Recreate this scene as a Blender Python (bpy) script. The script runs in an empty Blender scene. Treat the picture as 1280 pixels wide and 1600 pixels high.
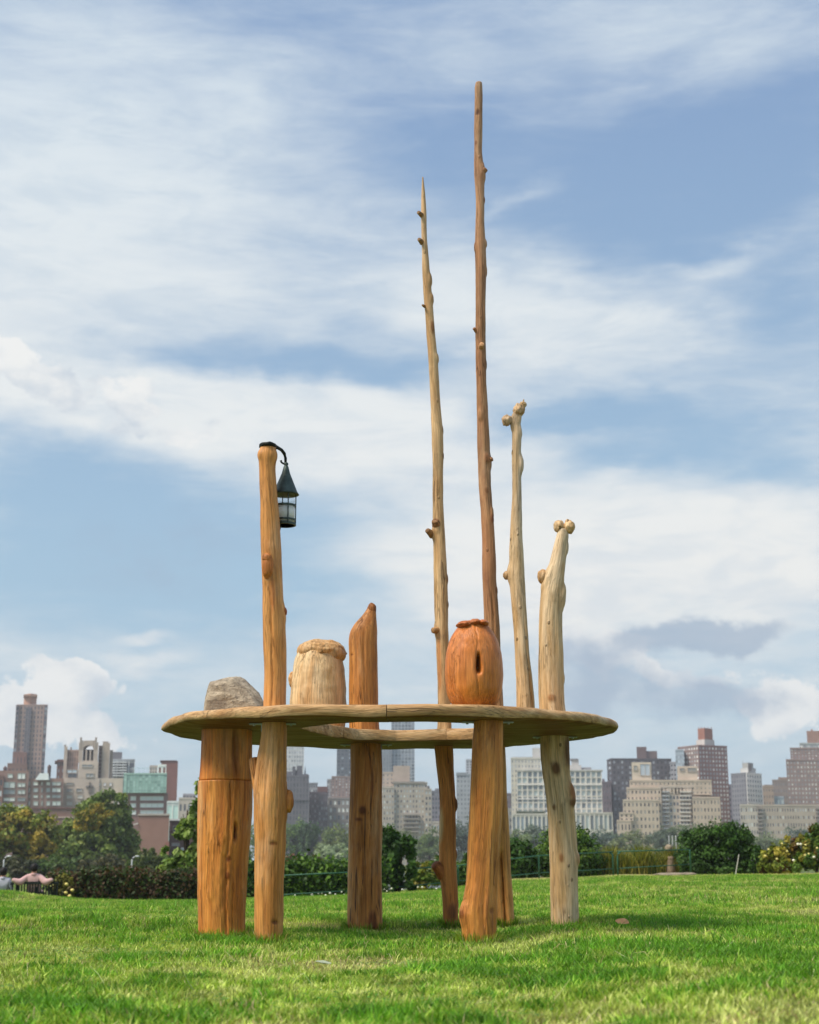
import bpy, math, random
import numpy as np
from mathutils import Vector, noise

random.seed(7)
rng = np.random.default_rng(7)
S = bpy.context.scene
COL = S.collection
R = math.radians

# ------------------------------------------------------------------ camera
F = 2300.0                       # focal length in photograph pixels (1280 x 1600)
HC = 0.48                        # eye height over the lawn
TILT = math.atan(545.0 / F)
CT, ST = math.cos(TILT), math.sin(TILT)
cam = bpy.data.cameras.new("camera")
cam.sensor_fit = 'VERTICAL'; cam.sensor_height = 24.0; cam.lens = 24.0 * F / 1600.0
cam.clip_start = 0.1; cam.clip_end = 9000
cam.dof.use_dof = True; cam.dof.focus_distance = 10.9; cam.dof.aperture_fstop = 2.6
co = bpy.data.objects.new("camera", cam); COL.objects.link(co)
co.location = (0, 0, HC); co.rotation_euler = (R(90) + TILT, 0, 0)
S.camera = co


def ray(px, py):
    u, v = (px - 640.0) / F, (800.0 - py) / F
    return (u, CT - v * ST, ST + v * CT)


def at(px, py, Y):
    """world point that lies at distance Y (along +Y) on the line of sight through a photograph pixel"""
    d = ray(px, py); k = Y / d[1]
    return Vector((d[0] * k, Y, HC + d[2] * k))


def mpp(py, Y):
    """metres per photograph pixel at distance Y"""
    return Y / ray(640, py)[1] / F


def lin(c):
    if isinstance(c, str):
        c = c.lstrip('#'); c = [int(c[i:i + 2], 16) / 255 for i in (0, 2, 4)]
    return tuple((x / 12.92) if x <= .04045 else ((x + .055) / 1.055) ** 2.4 for x in c)


# ------------------------------------------------------------------ exposure, sun, sky
S.view_settings.view_transform = 'Standard'; S.view_settings.look = 'None'
S.view_settings.gamma = 1.0; S.view_settings.use_curve_mapping = False
EXPO = 1.15
S.view_settings.exposure = EXPO
SUN_EL, SUN_AZ = R(54), R(-118)          # azimuth from +Y towards +X: behind the camera, to its left
sun = bpy.data.lights.new("sun", 'SUN'); sun.energy = 1.95; sun.angle = R(20); sun.color = (1.0, .92, .80)
so = bpy.data.objects.new("sun", sun); COL.objects.link(so)
sd = Vector((math.sin(SUN_AZ) * math.cos(SUN_EL), math.cos(SUN_AZ) * math.cos(SUN_EL), math.sin(SUN_EL)))
so.rotation_euler = sd.to_track_quat('Z', 'Y').to_euler(); so.location = sd * 50

SKY_STRENGTH = 0.1
KSKY = 1.0 / (SKY_STRENGTH * 2 ** EXPO)   # a display value of 1 in sky units


def skyc(c, k=1.0):
    l = lin(c); return (l[0] * KSKY * k, l[1] * KSKY * k, l[2] * KSKY * k, 1)


class NT:
    """tiny node helper"""
    def __init__(s, tree):
        s.t = tree; s.n = tree.nodes; s.l = tree.links

    def put(s, sock, v):
        if hasattr(v, 'is_output') or hasattr(v, 'links'):
            s.l.new(v, sock)
        elif isinstance(v, (int, float)) and hasattr(sock.default_value, '__len__'):
            sock.default_value = [v] * len(sock.default_value)
        else:
            sock.default_value = v

    def m(s, op, a, b=0.0, c=0.0, clamp=False):
        n = s.n.new('ShaderNodeMath'); n.operation = op; n.use_clamp = clamp
        s.put(n.inputs[0], a); s.put(n.inputs[1], b); s.put(n.inputs[2], c)
        return n.outputs[0]

    def vm(s, op, a, b=(0, 0, 0), scale=None):
        n = s.n.new('ShaderNodeVectorMath'); n.operation = op
        s.put(n.inputs[0], a); s.put(n.inputs[1], b)
        if scale is not None: s.put(n.inputs[3], scale)
        return n.outputs[0]

    def noise(s, vec, scale=5, detail=4, rough=.55, dist=0.0, color=False):
        n = s.n.new('ShaderNodeTexNoise')
        if vec is not None: s.put(n.inputs['Vector'], vec)
        s.put(n.inputs['Scale'], scale); s.put(n.inputs['Detail'], detail)
        s.put(n.inputs['Roughness'], rough); s.put(n.inputs['Distortion'], dist)
        return n.outputs[1 if color else 0]

    def mapr(s, v, a, b, c=0.0, d=1.0, kind='SMOOTHSTEP'):
        n = s.n.new('ShaderNodeMapRange'); n.interpolation_type = kind
        s.put(n.inputs[0], v); s.put(n.inputs[1], a); s.put(n.inputs[2], b); s.put(n.inputs[3], c); s.put(n.inputs[4], d)
        return n.outputs[0]

    def mix(s, f, a, b, blend='MIX'):
        n = s.n.new('ShaderNodeMix'); n.data_type = 'RGBA'; n.blend_type = blend
        s.put(n.inputs[0], f); s.put(n.inputs[6], a); s.put(n.inputs[7], b)
        return n.outputs[2]

    def attr(s, name, out='Color'):
        n = s.n.new('ShaderNodeAttribute'); n.attribute_name = name
        return n.outputs[out]

    def mapping(s, vec, loc=(0, 0, 0), rot=(0, 0, 0), scale=(1, 1, 1), kind='POINT'):
        n = s.n.new('ShaderNodeMapping'); n.vector_type = kind
        s.put(n.inputs[0], vec)
        n.inputs[1].default_value = loc; n.inputs[2].default_value = rot; n.inputs[3].default_value = scale
        return n.outputs[0]


world = bpy.data.worlds.new("World"); S.world = world; world.use_nodes = True
world.node_tree.nodes.clear()
w = NT(world.node_tree)
tc = w.n.new('ShaderNodeTexCoord').outputs['Generated']
sep = w.n.new('ShaderNodeSeparateXYZ'); w.l.new(tc, sep.inputs[0])
az = w.m('MULTIPLY', w.m('ARCTAN2', sep.outputs[0], sep.outputs[1]), 57.2958)
el = w.m('MULTIPLY', w.m('ARCSINE', sep.outputs[2]), 57.2958)
cmb = w.n.new('ShaderNodeCombineXYZ'); w.l.new(az, cmb.inputs[0]); w.l.new(el, cmb.inputs[1])


def azel(px, py):
    d = ray(px, py); L = math.sqrt(d[0] ** 2 + d[1] ** 2 + d[2] ** 2)
    return math.degrees(math.atan2(d[0], d[1])), math.degrees(math.asin(d[2] / L))


dstr = w.mapping(tc, rot=(0, R(-6), 0), scale=(1, 1, 3.2))
warp1 = w.vm('SUBTRACT', w.noise(dstr, 5.0, 4, .55, color=True), (.5, .5, .5))
warp2 = w.vm('SUBTRACT', w.noise(tc, 22.0, 6, .6, color=True), (.5, .5, .5))
P = w.vm('ADD', cmb.outputs[0], w.vm('ADD', w.vm('MULTIPLY', warp1, (11, 4.5, 0)), w.vm('MULTIPLY', warp2, (1.6, 1.1, 0))))
PC = w.vm('ADD', cmb.outputs[0], w.vm('ADD', w.vm('MULTIPLY', warp1, (1.5, 1.0, 0)), w.vm('MULTIPLY', warp2, (3.0, 2.4, 0))))
DEG = math.degrees(1 / F)


def lobes(vec, items, base):
    acc = base
    for (px, py, rx, ry, rot, amp) in items:
        a, e = azel(px, py)
        mp = w.mapping(vec, (a, e, 0), (0, 0, R(rot)), (rx * DEG, ry * DEG, 1), 'TEXTURE')
        g = w.n.new('ShaderNodeTexGradient'); g.gradient_type = 'SPHERICAL'; w.l.new(mp, g.inputs[0])
        acc = w.m('MULTIPLY_ADD', w.mapr(g.outputs[0], 0, 1), amp, acc)
    return acc


HAZE = 0.00023
streak = w.noise(w.mapping(tc, rot=(R(3), R(-9), 0), scale=(1, 1, 5.0)), 7.0, 9, .62, .6)
streak2 = w.noise(w.mapping(tc, rot=(0, R(8), 0), scale=(1, 1, 4.0)), 24.0, 6, .6, .3)
wisp = w.m('ADD', w.m('MULTIPLY', w.m('SUBTRACT', streak, .5), .9), w.m('MULTIPLY', w.m('SUBTRACT', streak2, .5), .42))
VEIL = [  # px, py, rx, ry, tilt, amount: thin white cloud (+) and openings on blue (-)
    (60, 330, 640, 360, 0, .75), (150, 60, 480, 220, 0, .22),
    (860, 500, 420, 150, -14, .62), (740, 420, 300, 110, -5, .3), (1130, 410, 170, 60, 10, .35),
    (380, 640, 620, 150, -3, .75), (60, 600, 300, 130, 0, .6), (620, 720, 420, 140, 0, .5),
    (1000, 870, 520, 180, 0, .95), (760, 940, 360, 150, 0, .4), (1230, 840, 220, 90, 0, .3),
    (1080, 280, 460, 200, 8, -.78), (760, 230, 260, 150, 0, -.22), (1240, 480, 160, 130, 0, -.3),
    (430, 545, 420, 46, -2, -.7), (960, 655, 330, 48, -6, -.55), (1060, 715, 280, 40, 10, -.35), (1180, 740, 160, 40, -6, -.3),
    (190, 800, 430, 150, -12, -.6), (120, 900, 420, 150, 0, -.42), (430, 920, 320, 110, 0, -.3),
    (650, 70, 260, 60, -16, .25), (1100, 70, 330, 120, 0, .25), (930, 1080, 520, 60, 0, .1), (540, 25, 330, 80, -6, -.3), (640, 215, 220, 110, -10, -.25), (215, 1000, 80, 16, 2, .5), (205, 1050, 110, 26, 0, .35), (390, 920, 90, 26, 0, .3), (1120, 400, 180, 26, 8, .3), (1090, 300, 160, 16, 4, .28), (800, 296, 170, 18, 8, .25)]
veil = w.mapr(w.m('ADD', lobes(P, VEIL, .36), wisp), -.12, 1.12)
CUM = [(75, 1095, 110, 85, 0, 1.0), (150, 1075, 60, 50, 0, .45), (35, 1130, 110, 60, 0, .8), (150, 1150, 170, 45, 0, .6), (115, 1060, 60, 40, 0, .3),
       (20, 560, 190, 70, -14, .75), (200, 640, 260, 90, -10, .55), (1180, 1050, 170, 70, 0, .5), (1230, 1110, 120, 60, 0, .6), (1010, 1040, 140, 60, 0, .55), (930, 1000, 90, 60, 0, .4), (860, 1030, 70, 110, 0, .35)]
cumn = w.noise(w.mapping(tc, scale=(1, 1, 1.4)), 26.0, 9, .58)
cl_ = lobes(PC, CUM, 0.0)
cum = w.mapr(w.m('MULTIPLY_ADD', w.m('MULTIPLY', w.m('SUBTRACT', cumn, .5), 1.9), w.m('MULTIPLY', cl_, 2.5, 0, True), cl_), .28, .45)
puff = w.mapr(w.noise(w.mapping(tc, loc=(.3, .1, .05), scale=(1, 1, 1.5)), 17.0, 7, .58), .42, .68)
GREY = [(1115, 992, 190, 40, 4, 1.15), (1150, 1090, 140, 50, 0, .75), (960, 1070, 190, 120, 0, .75), (800, 1000, 120, 100, 0, .2), (250, 860, 420, 150, 0, .35)]
gl_ = lobes(PC, GREY, 0.0)
grey = w.mapr(w.m('MULTIPLY_ADD', w.m('MULTIPLY', w.m('SUBTRACT', cumn, .5), 1.5), w.m('MULTIPLY', gl_, 2.0, 0, True), gl_), .12, .8)
skyt = w.n.new('ShaderNodeTexSky'); skyt.sky_type = 'NISHITA'; skyt.sun_disc = False
skyt.sun_elevation = SUN_EL; skyt.sun_rotation = SUN_AZ
skyt.air_density = 1.0; skyt.dust_density = 1.5; skyt.ozone_density = 1.2
hi = w.mapr(el, 11, 29, 0, 1, 'LINEAR')
blue = w.mix(.82, skyt.outputs[0], w.mix(hi, skyc('#9cbdd3'), skyc('#84a2c7')))
cloudc = w.mix(hi, skyc('#f3f4f2'), skyc('#dbe6ee'))
tex_ = w.noise(w.mapping(tc, loc=(.7, .2, .4), rot=(0, R(-5), 0), scale=(1, 1, 3.2)), 15.0, 8, .6, .5)
cloudc = w.mix(w.mapr(tex_, .42, .68, 0, .5), cloudc, w.mix(hi, skyc('#cfdbe6'), skyc('#bdcfe0')))
body = w.mix(veil, blue, cloudc)
body = w.mix(w.m('MULTIPLY', cum, .88), body, w.mix(w.m('MULTIPLY', puff, .75), skyc('#f6f6f4'), skyc('#bccbdb')))
body = w.mix(w.m('MULTIPLY', grey, .72), body, skyc('#9fb3ca'))
low = w.mapr(el, -1, 7, .6, 0)
body = w.mix(low, body, skyc('#bccbdb'))
bg = w.n.new('ShaderNodeBackground'); w.put(bg.inputs[0], body); bg.inputs[1].default_value = SKY_STRENGTH
wo = w.n.new('ShaderNodeOutputWorld'); w.l.new(bg.outputs[0], wo.inputs[0])
world.cycles.sampling_method = 'MANUAL'; world.cycles.sample_map_resolution = 512
S.cycles.max_bounces = 6; S.cycles.diffuse_bounces = 2; S.cycles.transparent_max_bounces = 6; S.cycles.volume_bounces = 0

# ------------------------------------------------------------------ helpers


def tag(o, label=None, cat=None, group=None, kind=None):
    if label: o['label'] = label
    if cat: o['category'] = cat
    if group: o['group'] = group
    if kind: o['kind'] = kind
    return o


def empty(name, loc=(0, 0, 0), rz=0.0, label=None, cat=None, group=None):
    o = bpy.data.objects.new(name, None); COL.objects.link(o)
    o.location = loc; o.rotation_euler = (0, 0, rz); o.empty_display_size = .1
    return tag(o, label, cat, group)


def link(name, me, mat=None, parent=None, world_space=True):
    if mat is not None:
        me.materials.clear()
        for mm in (mat if isinstance(mat, (list, tuple)) else [mat]): me.materials.append(mm)
    o = bpy.data.objects.new(name, me); COL.objects.link(o)
    if parent is not None:
        o.parent = parent
        if world_space: o.matrix_parent_inverse = wm(parent).inverted()
    return o


def wm(o):
    from mathutils import Matrix, Euler
    m = Matrix.LocRotScale(o.location, o.rotation_euler, o.scale)
    if o.parent is not None:
        m = wm(o.parent) @ o.matrix_parent_inverse @ m
    return m


def mesh(name, V, Fc, smooth=False, tint=None, grain=None):
    me = bpy.data.meshes.new(name)
    me.from_pydata([tuple(v) for v in V], [], Fc)
    if smooth: me.polygons.foreach_set('use_smooth', [True] * len(me.polygons))
    if tint is not None:
        a = me.attributes.new('tint', 'FLOAT_COLOR', 'POINT')
        c = np.ones((len(V), 4), np.float32); c[:, :3] = tint; a.data.foreach_set('color', c.ravel())
    if grain is not None:
        a = me.attributes.new('grain', 'FLOAT_VECTOR', 'POINT')
        a.data.foreach_set('vector', np.asarray(grain, np.float32).ravel())
    return me


def polys(name, V, k, tint=None):
    """mesh of n separate k-gons from an (n, k, 3) array, colour per polygon"""
    n = len(V); me = bpy.data.meshes.new(name)
    me.vertices.add(n * k); me.vertices.foreach_set('co', np.asarray(V, np.float32).ravel())
    me.loops.add(n * k); me.loops.foreach_set('vertex_index', np.arange(n * k, dtype=np.int32))
    me.polygons.add(n); me.polygons.foreach_set('loop_start', np.arange(0, n * k, k, dtype=np.int32))
    me.polygons.foreach_set('loop_total', np.full(n, k, np.int32))
    if tint is not None:
        a = me.attributes.new('tint', 'FLOAT_COLOR', 'POINT')
        c = np.ones((n, k, 4), np.float32); c[:, :, :3] = np.asarray(tint)[:, None, :]
        a.data.foreach_set('color', c.ravel())
    me.update(calc_edges=True)
    return me


class MB:
    """collects boxes, prisms and quads for one mesh"""
    def __init__(s): s.v = []; s.f = []; s.c = []

    def add(s, V, Fc, c=(1, 1, 1)):
        o = len(s.v); s.v += [tuple(x) for x in V]; s.f += [tuple(i + o for i in f) for f in Fc]; s.c += [c] * len(V)

    def box(s, x0, x1, y0, y1, z0, z1, c=(1, 1, 1)):
        s.add([(x0, y0, z0), (x1, y0, z0), (x1, y1, z0), (x0, y1, z0), (x0, y0, z1), (x1, y0, z1), (x1, y1, z1), (x0, y1, z1)],
              [(3, 2, 1, 0), (4, 5, 6, 7), (0, 1, 5, 4), (1, 2, 6, 5), (2, 3, 7, 6), (3, 0, 4, 7)], c)

    def prism(s, pts, z0, z1, c=(1, 1, 1), pts1=None):
        n = len(pts); t = pts1 or pts
        s.add([(p[0], p[1], z0) for p in pts] + [(p[0], p[1], z1) for p in t],
              [tuple(range(n))[::-1], tuple(range(n, 2 * n))] + [(i, (i + 1) % n, n + (i + 1) % n, n + i) for i in range(n)], c)

    def slab(s, p, q, n, z0, z1, d0, d1, c=(1, 1, 1)):
        """box standing against the wall line p-q, between offsets d0 and d1 along the normal n"""
        a = [(p[0] + n[0] * d, p[1] + n[1] * d) for d in (d0, d1)]; b = [(q[0] + n[0] * d, q[1] + n[1] * d) for d in (d0, d1)]
        s.prism([a[1], b[1], b[0], a[0]], z0, z1, c)

    def quad(s, a, b, c_, d, c=(1, 1, 1)):
        s.add([a, b, c_, d], [(0, 1, 2, 3)], c)

    def tube(s, pts, r, seg=8, c=(1, 1, 1), cap=True):
        pts = [Vector(p) for p in pts]; n = len(pts); rr = r if hasattr(r, '__len__') else [r] * n
        V = []; Fc = []
        for i, p in enumerate(pts):
            d = (pts[min(i + 1, n - 1)] - pts[max(i - 1, 0)]).normalized()
            u = d.cross(Vector((0, 0, 1)) if abs(d.z) < .9 else Vector((1, 0, 0))).normalized(); v = d.cross(u)
            for k in range(seg):
                t = 2 * math.pi * k / seg; V.append(p + (u * math.cos(t) + v * math.sin(t)) * rr[i])
        for i in range(n - 1):
            for k in range(seg):
                a = i * seg + k; b = i * seg + (k + 1) % seg
                Fc.append((a, b, b + seg, a + seg))
        if cap: Fc += [tuple(range(seg))[::-1], tuple(range((n - 1) * seg, n * seg))]
        s.add(V, Fc, c)

    def lathe(s, ctr, prof, seg=24, c=(1, 1, 1)):
        """prof: (radius, z) pairs"""
        V = []; Fc = []
        for r, z in prof:
            for k in range(seg):
                t = 2 * math.pi * k / seg; V.append((ctr[0] + r * math.cos(t), ctr[1] + r * math.sin(t), ctr[2] + z))
        for i in range(len(prof) - 1):
            for k in range(seg):
                a = i * seg + k; b = i * seg + (k + 1) % seg; Fc.append((a, b, b + seg, a + seg))
        Fc += [tuple(range(seg))[::-1], tuple(range((len(prof) - 1) * seg, len(prof) * seg))]
        s.add(V, Fc, c)

    def build(s, name, mat, parent=None, smooth=False):
        return link(name, mesh(name, s.v, s.f, smooth, np.array(s.c, np.float32)), mat, parent)


def mat_new(name):
    m = bpy.data.materials.new(name); m.use_nodes = True; m.node_tree.nodes.clear()
    t = NT(m.node_tree); out = t.n.new('ShaderNodeOutputMaterial')
    return m, t, out


def bsdf(t, out, color, rough=.7, spec=.3, metal=0.0, bump=None, bdist=.01, bstr=.5):
    p = t.n.new('ShaderNodeBsdfPrincipled')
    t.put(p.inputs['Base Color'], color); t.put(p.inputs['Roughness'], rough)
    t.put(p.inputs['Specular IOR Level'], spec); t.put(p.inputs['Metallic'], metal)
    if bump is not None:
        b = t.n.new('ShaderNodeBump'); t.put(b.inputs['Height'], bump); b.inputs['Distance'].default_value = bdist
        b.inputs['Strength'].default_value = bstr; t.l.new(b.outputs[0], p.inputs['Normal'])
    t.l.new(p.outputs[0], out.inputs[0])
    return p


_mc = {}


def m_plain(c, rough=.75, spec=.25, metal=0.0, var=.18, scale=3.0):
    """matt painted or masonry surface with some mottling, multiplied by the mesh tint"""
    key = (c, rough, spec, metal, var, scale)
    if key in _mc: return _mc[key]
    m, t, out = mat_new('surface')
    g = t.n.new('ShaderNodeTexCoord').outputs['Object']
    n = t.noise(g, scale, 5, .6)
    col = t.mix(1.0, lin(c) + (1,), t.attr('tint'), 'MULTIPLY')
    v = t.mapr(n, .3, .7, 1 - var, 1 + var, 'LINEAR')
    hs = t.n.new('ShaderNodeHueSaturation'); t.put(hs.inputs['Value'], v); t.put(hs.inputs['Color'], col)
    bsdf(t, out, hs.outputs[0], rough, spec, metal, n, .02, .3)
    _mc[key] = m
    return m


def m_leaf(transl=.3, rough=.55):
    key = ('leaf', transl)
    if key in _mc: return _mc[key]
    m, t, out = mat_new('leaf')
    c = t.attr('tint')
    p = t.n.new('ShaderNodeBsdfPrincipled'); t.put(p.inputs['Base Color'], c)
    p.inputs['Roughness'].default_value = rough; p.inputs['Specular IOR Level'].default_value = .25
    tr = t.n.new('ShaderNodeBsdfTranslucent'); t.put(tr.inputs[0], t.mix(1.0, c, (1.1, 1.15, .6, 1), 'MULTIPLY'))
    mx = t.n.new('ShaderNodeMixShader'); mx.inputs[0].default_value = transl
    t.l.new(p.outputs[0], mx.inputs[1]); t.l.new(tr.outputs[0], mx.inputs[2]); t.l.new(mx.outputs[0], out.inputs[0])
    _mc[key] = m
    return m


def m_wood(name, light, dark, red=None, crack=.8, rough=.5, blotch=.5, dots=0.0, stain='#7a4a22', bleach='#d8b48a'):
    """wood whose grain runs along the third component of the 'grain' attribute"""
    m, t, out = mat_new(name)
    g = t.attr('grain', 'Vector')
    wv = t.vm('MULTIPLY', t.vm('SUBTRACT', t.noise(t.vm('MULTIPLY', g, (1, 1, .5)), 5, 3, .5, color=True), (.5, .5, .5)), (.035, .035, 0))
    gw = t.vm('ADD', g, wv)
    g1 = t.vm('MULTIPLY', gw, (1, 1, .1)); g2 = t.vm('MULTIPLY', gw, (1, 1, .035))
    n1 = t.noise(g1, 14, 5, .6, .4)
    n2 = t.noise(g2, 85, 4, .6)
    n3 = t.noise(t.vm('MULTIPLY', g, (1, 1, .35)), 4.2, 4, .55)
    col = t.mix(t.mapr(n1, .33, .68), lin(light) + (1,), lin(dark) + (1,))
    if red: col = t.mix(t.m('MULTIPLY', t.mapr(n3, .42, .68), blotch), col, lin(red) + (1,))
    fine = t.m('MULTIPLY', t.mapr(n2, .3, .7, .72, 1.24, 'LINEAR'), t.mapr(t.noise(g2, 34, 4, .65), .3, .7, .84, 1.13, 'LINEAR'))
    n4 = t.noise(g2, 17, 2, .5, .15)
    ck = t.m('ABSOLUTE', t.m('SUBTRACT', n4, .5))
    msk = t.mapr(t.noise(t.vm('MULTIPLY', g, (1, 1, .2)), 6, 2, .5), .5, .58)
    crk = t.m('MULTIPLY', t.mapr(ck, .005, .013, 1, 0), msk)
    n5 = t.noise(t.vm('MULTIPLY', g, (1, 1, .045)), 44, 3, .6, .2)
    msk2 = t.mapr(t.noise(t.vm('MULTIPLY', g, (1, 1, .3)), 9, 3, .55), .47, .56)
    crk = t.m('MAXIMUM', crk, t.m('MULTIPLY', t.m('MULTIPLY', t.mapr(t.m('ABSOLUTE', t.m('SUBTRACT', n5, .5)), .006, .02, 1, 0), msk2), .45))
    if dots:
        vo = t.n.new('ShaderNodeTexVoronoi'); vo.inputs['Scale'].default_value = 13
        t.put(vo.inputs['Vector'], t.vm('MULTIPLY', g, (1, 1, .7)))
        sel = t.n.new('ShaderNodeSeparateXYZ'); t.l.new(vo.outputs['Color'], sel.inputs[0])
        dot = t.m('MULTIPLY', t.mapr(vo.outputs['Distance'], .09, .17, 1, 0), t.mapr(sel.outputs[0], .55, .56))
        crk = t.m('MAXIMUM', crk, t.m('MULTIPLY', dot, dots))
    col = t.mix(t.m('MULTIPLY', crk, crack), col, lin('#2c1607') + (1,))
    w1 = t.noise(t.vm('MULTIPLY', gw, (1, 1, .45)), 7.5, 6, .68, .3)
    col = t.mix(t.mapr(w1, .54, .72, 0, .5), col, lin(stain) + (1,))
    col = t.mix(t.mapr(t.noise(t.vm('MULTIPLY', gw, (1, 1, .3)), 3.1, 5, .65), .52, .7, 0, .45), col, lin(bleach) + (1,))
    col = t.mix(1.0, col, t.attr('tint'), 'MULTIPLY')
    hs = t.n.new('ShaderNodeHueSaturation'); t.put(hs.inputs['Value'], fine); t.put(hs.inputs['Color'], col)
    hgt = t.m('SUBTRACT', t.m('MULTIPLY_ADD', n2, .3, t.m('MULTIPLY', n1, .5)), t.m('MULTIPLY', crk, .8))
    bsdf(t, out, hs.outputs[0], t.mapr(n1, .3, .7, rough - .06, rough + .12, 'LINEAR'), .35, 0, t.m('ADD', hgt, t.m('MULTIPLY', w1, .5)), .016, .75)
    return m


def fbm(p, sc, oct=3, seed=0.0):
    v = 0.0; a = 1.0
    q = Vector((p[0] * sc + seed, p[1] * sc - seed * .7, p[2] * sc + seed * 1.3))
    for _ in range(oct):
        v += a * noise.noise(q); q = q * 2.03; a *= .5
    return v
# ------------------------------------------------------------------ ground, river
EPX = [-300, 300, 500, 690, 800, 960, 1280, 1700]
EZ = [-.69, -.69, -.56, -.42, -.10, .03, .07, .1]


def sstep(a, b, x):
    t = np.clip((x - a) / (b - a), 0, 1); return t * t * (3 - 2 * t)


def gz(x, y):
    """height of the ground"""
    x = np.asarray(x, float); y = np.asarray(y, float)
    yy = np.maximum(y, 3.0)
    px = 640 + 2364 * x / yy
    e = np.interp(px, EPX, EZ)
    s = np.clip((y - 12.5) / (45 - 12.5), 0, 1) ** 1.1
    z = e * s
    z = z - .05 * (1 - sstep(11.7, 12.5, y)) * (1 - sstep(.5, 1.2, x))
    z = z + .27 * np.exp(-(((x + 9.9) / 1.6) ** 2 + ((y - 36) / 3) ** 2))
    z = z + .012 * np.sin(x * 1.7 + y * .6) * np.sin(y * .9 - x * .4) + .02 * np.sin(x * .5 + 1) * np.sin(y * .31)
    shore = sstep(52, 66, y)
    z = z * (1 - shore) + shore * -5.0
    left = sstep(120, 150, y) * sstep(-.118, -.128, x / yy)
    far = sstep(505, 530, y)
    up = np.maximum(left, far)
    return z * (1 - up) + up * -1.6


def zg(x, y): return float(gz(x, y))


ys = np.concatenate([np.linspace(-12, 3, 12), np.linspace(3.3, 20, 90), np.linspace(20.4, 56, 110), np.linspace(57, 150, 60), np.linspace(155, 600, 60), np.array([700, 900, 1300, 2000, 3500, 6000])])
us = np.concatenate([np.linspace(-1.6, -.45, 12), np.linspace(-.42, .42, 130), np.linspace(.45, 1.6, 12)])
GY, GU = np.meshgrid(ys, us, indexing='ij')
GX = GU * np.maximum(GY, 9.0)
GZ = gz(GX, GY)
V = np.stack([GX, GY, GZ], -1).reshape(-1, 3); nu = len(us)
Fc = [(i * nu + j, i * nu + j + 1, (i + 1) * nu + j + 1, (i + 1) * nu + j) for i in range(len(ys) - 1) for j in range(nu - 1)]
m, t, out = mat_new('lawn_soil')
g = t.n.new('ShaderNodeTexCoord').outputs['Object']
n1 = t.noise(g, .55, 5, .6); n2 = t.noise(g, 9, 6, .65); n3 = t.noise(g, .13, 3, .5)
col = t.mix(t.mapr(n2, .35, .65), lin('#3a4a18') + (1,), lin('#5f7428') + (1,))
col = t.mix(t.mapr(n1, .5, .68, 0, .75), col, lin('#a59a62') + (1,))
sp = t.n.new('ShaderNodeSeparateXYZ'); t.l.new(g, sp.inputs[0])
edge = t.m('MULTIPLY', t.m('MULTIPLY', t.mapr(t.m('ADD', sp.outputs[1], t.m('MULTIPLY', t.noise(g, .8, 3, .5), 5)), 46, 49, 0, .85), t.mapr(sp.outputs[1], 55, 60, 1, 0)), t.mapr(sp.outputs[0], 1, 3.5))
col = t.mix(edge, col, lin('#a9a06c') + (1,))
bsdf(t, out, col, .9, .1, 0, n2, .03, .6)
gr = link('ground', mesh('ground', V, Fc, True), m); tag(gr, kind='structure')

m, t, out = mat_new('river_water')
g = t.n.new('ShaderNodeTexCoord').outputs['Object']
n1 = t.noise(t.vm('MULTIPLY', g, (1, .4, 1)), .9, 5, .6)
bsdf(t, out, lin('#3d4c50') + (1,), .12, .5, 0, n1, .15, .5)
b = MB(); b.quad((-900, 56, -3.2), (900, 56, -3.2), (900, 540, -3.2), (-900, 540, -3.2))
o = b.build('water', m); tag(o, kind='structure')

# ------------------------------------------------------------------ wood
WOOD_A = m_wood('oiled_orange_wood', '#e59a48', '#c0722a', '#d2742a', .6, .5, .6)
WOOD_B = m_wood('honey_wood', '#df9f58', '#bb7836', '#c88642', .55, .5, .4)
WOOD_C = m_wood('warm_brown_wood', '#ca8a46', '#9c5f24', '#ad6b2c', .8, .5, .5)
WOOD_D = m_wood('pale_peeled_wood', '#d6b180', '#b28a58', '#b98656', .6, .6, .5, .6, stain='#8f6a42', bleach='#dcc6a0')
WOOD_F = m_wood('reddish_peeled_wood', '#bc8c60', '#996c46', '#aa7048', .6, .6, .5, .5, stain='#7d4a30', bleach='#c4a07c')
WOOD_H = m_wood('pale_grey_wood', '#dec096', '#c09a68', '#c49668', .6, .6, .3, .9, stain='#9a7a50', bleach='#e2d2b4')
WOOD_T = m_wood('tabletop_wood', '#d3ad7c', '#ab8050', '#b88752', .5, .55, .5, stain='#8a6236', bleach='#d8c09a')
WOOD_P = m_wood('blond_wood', '#e8c796', '#c99c68', '#d0a46c', .55, .6, .4, .2, stain='#a5803f', bleach='#e6d4ae')
WOOD_U = m_wood('orange_carved_wood', '#d88a50', '#bc6c36', '#c87226', .12, .42, .7, stain='#9a5222', bleach='#d49a66')


def gauss(a, s): return math.exp(-(a / s) ** 2)


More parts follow.
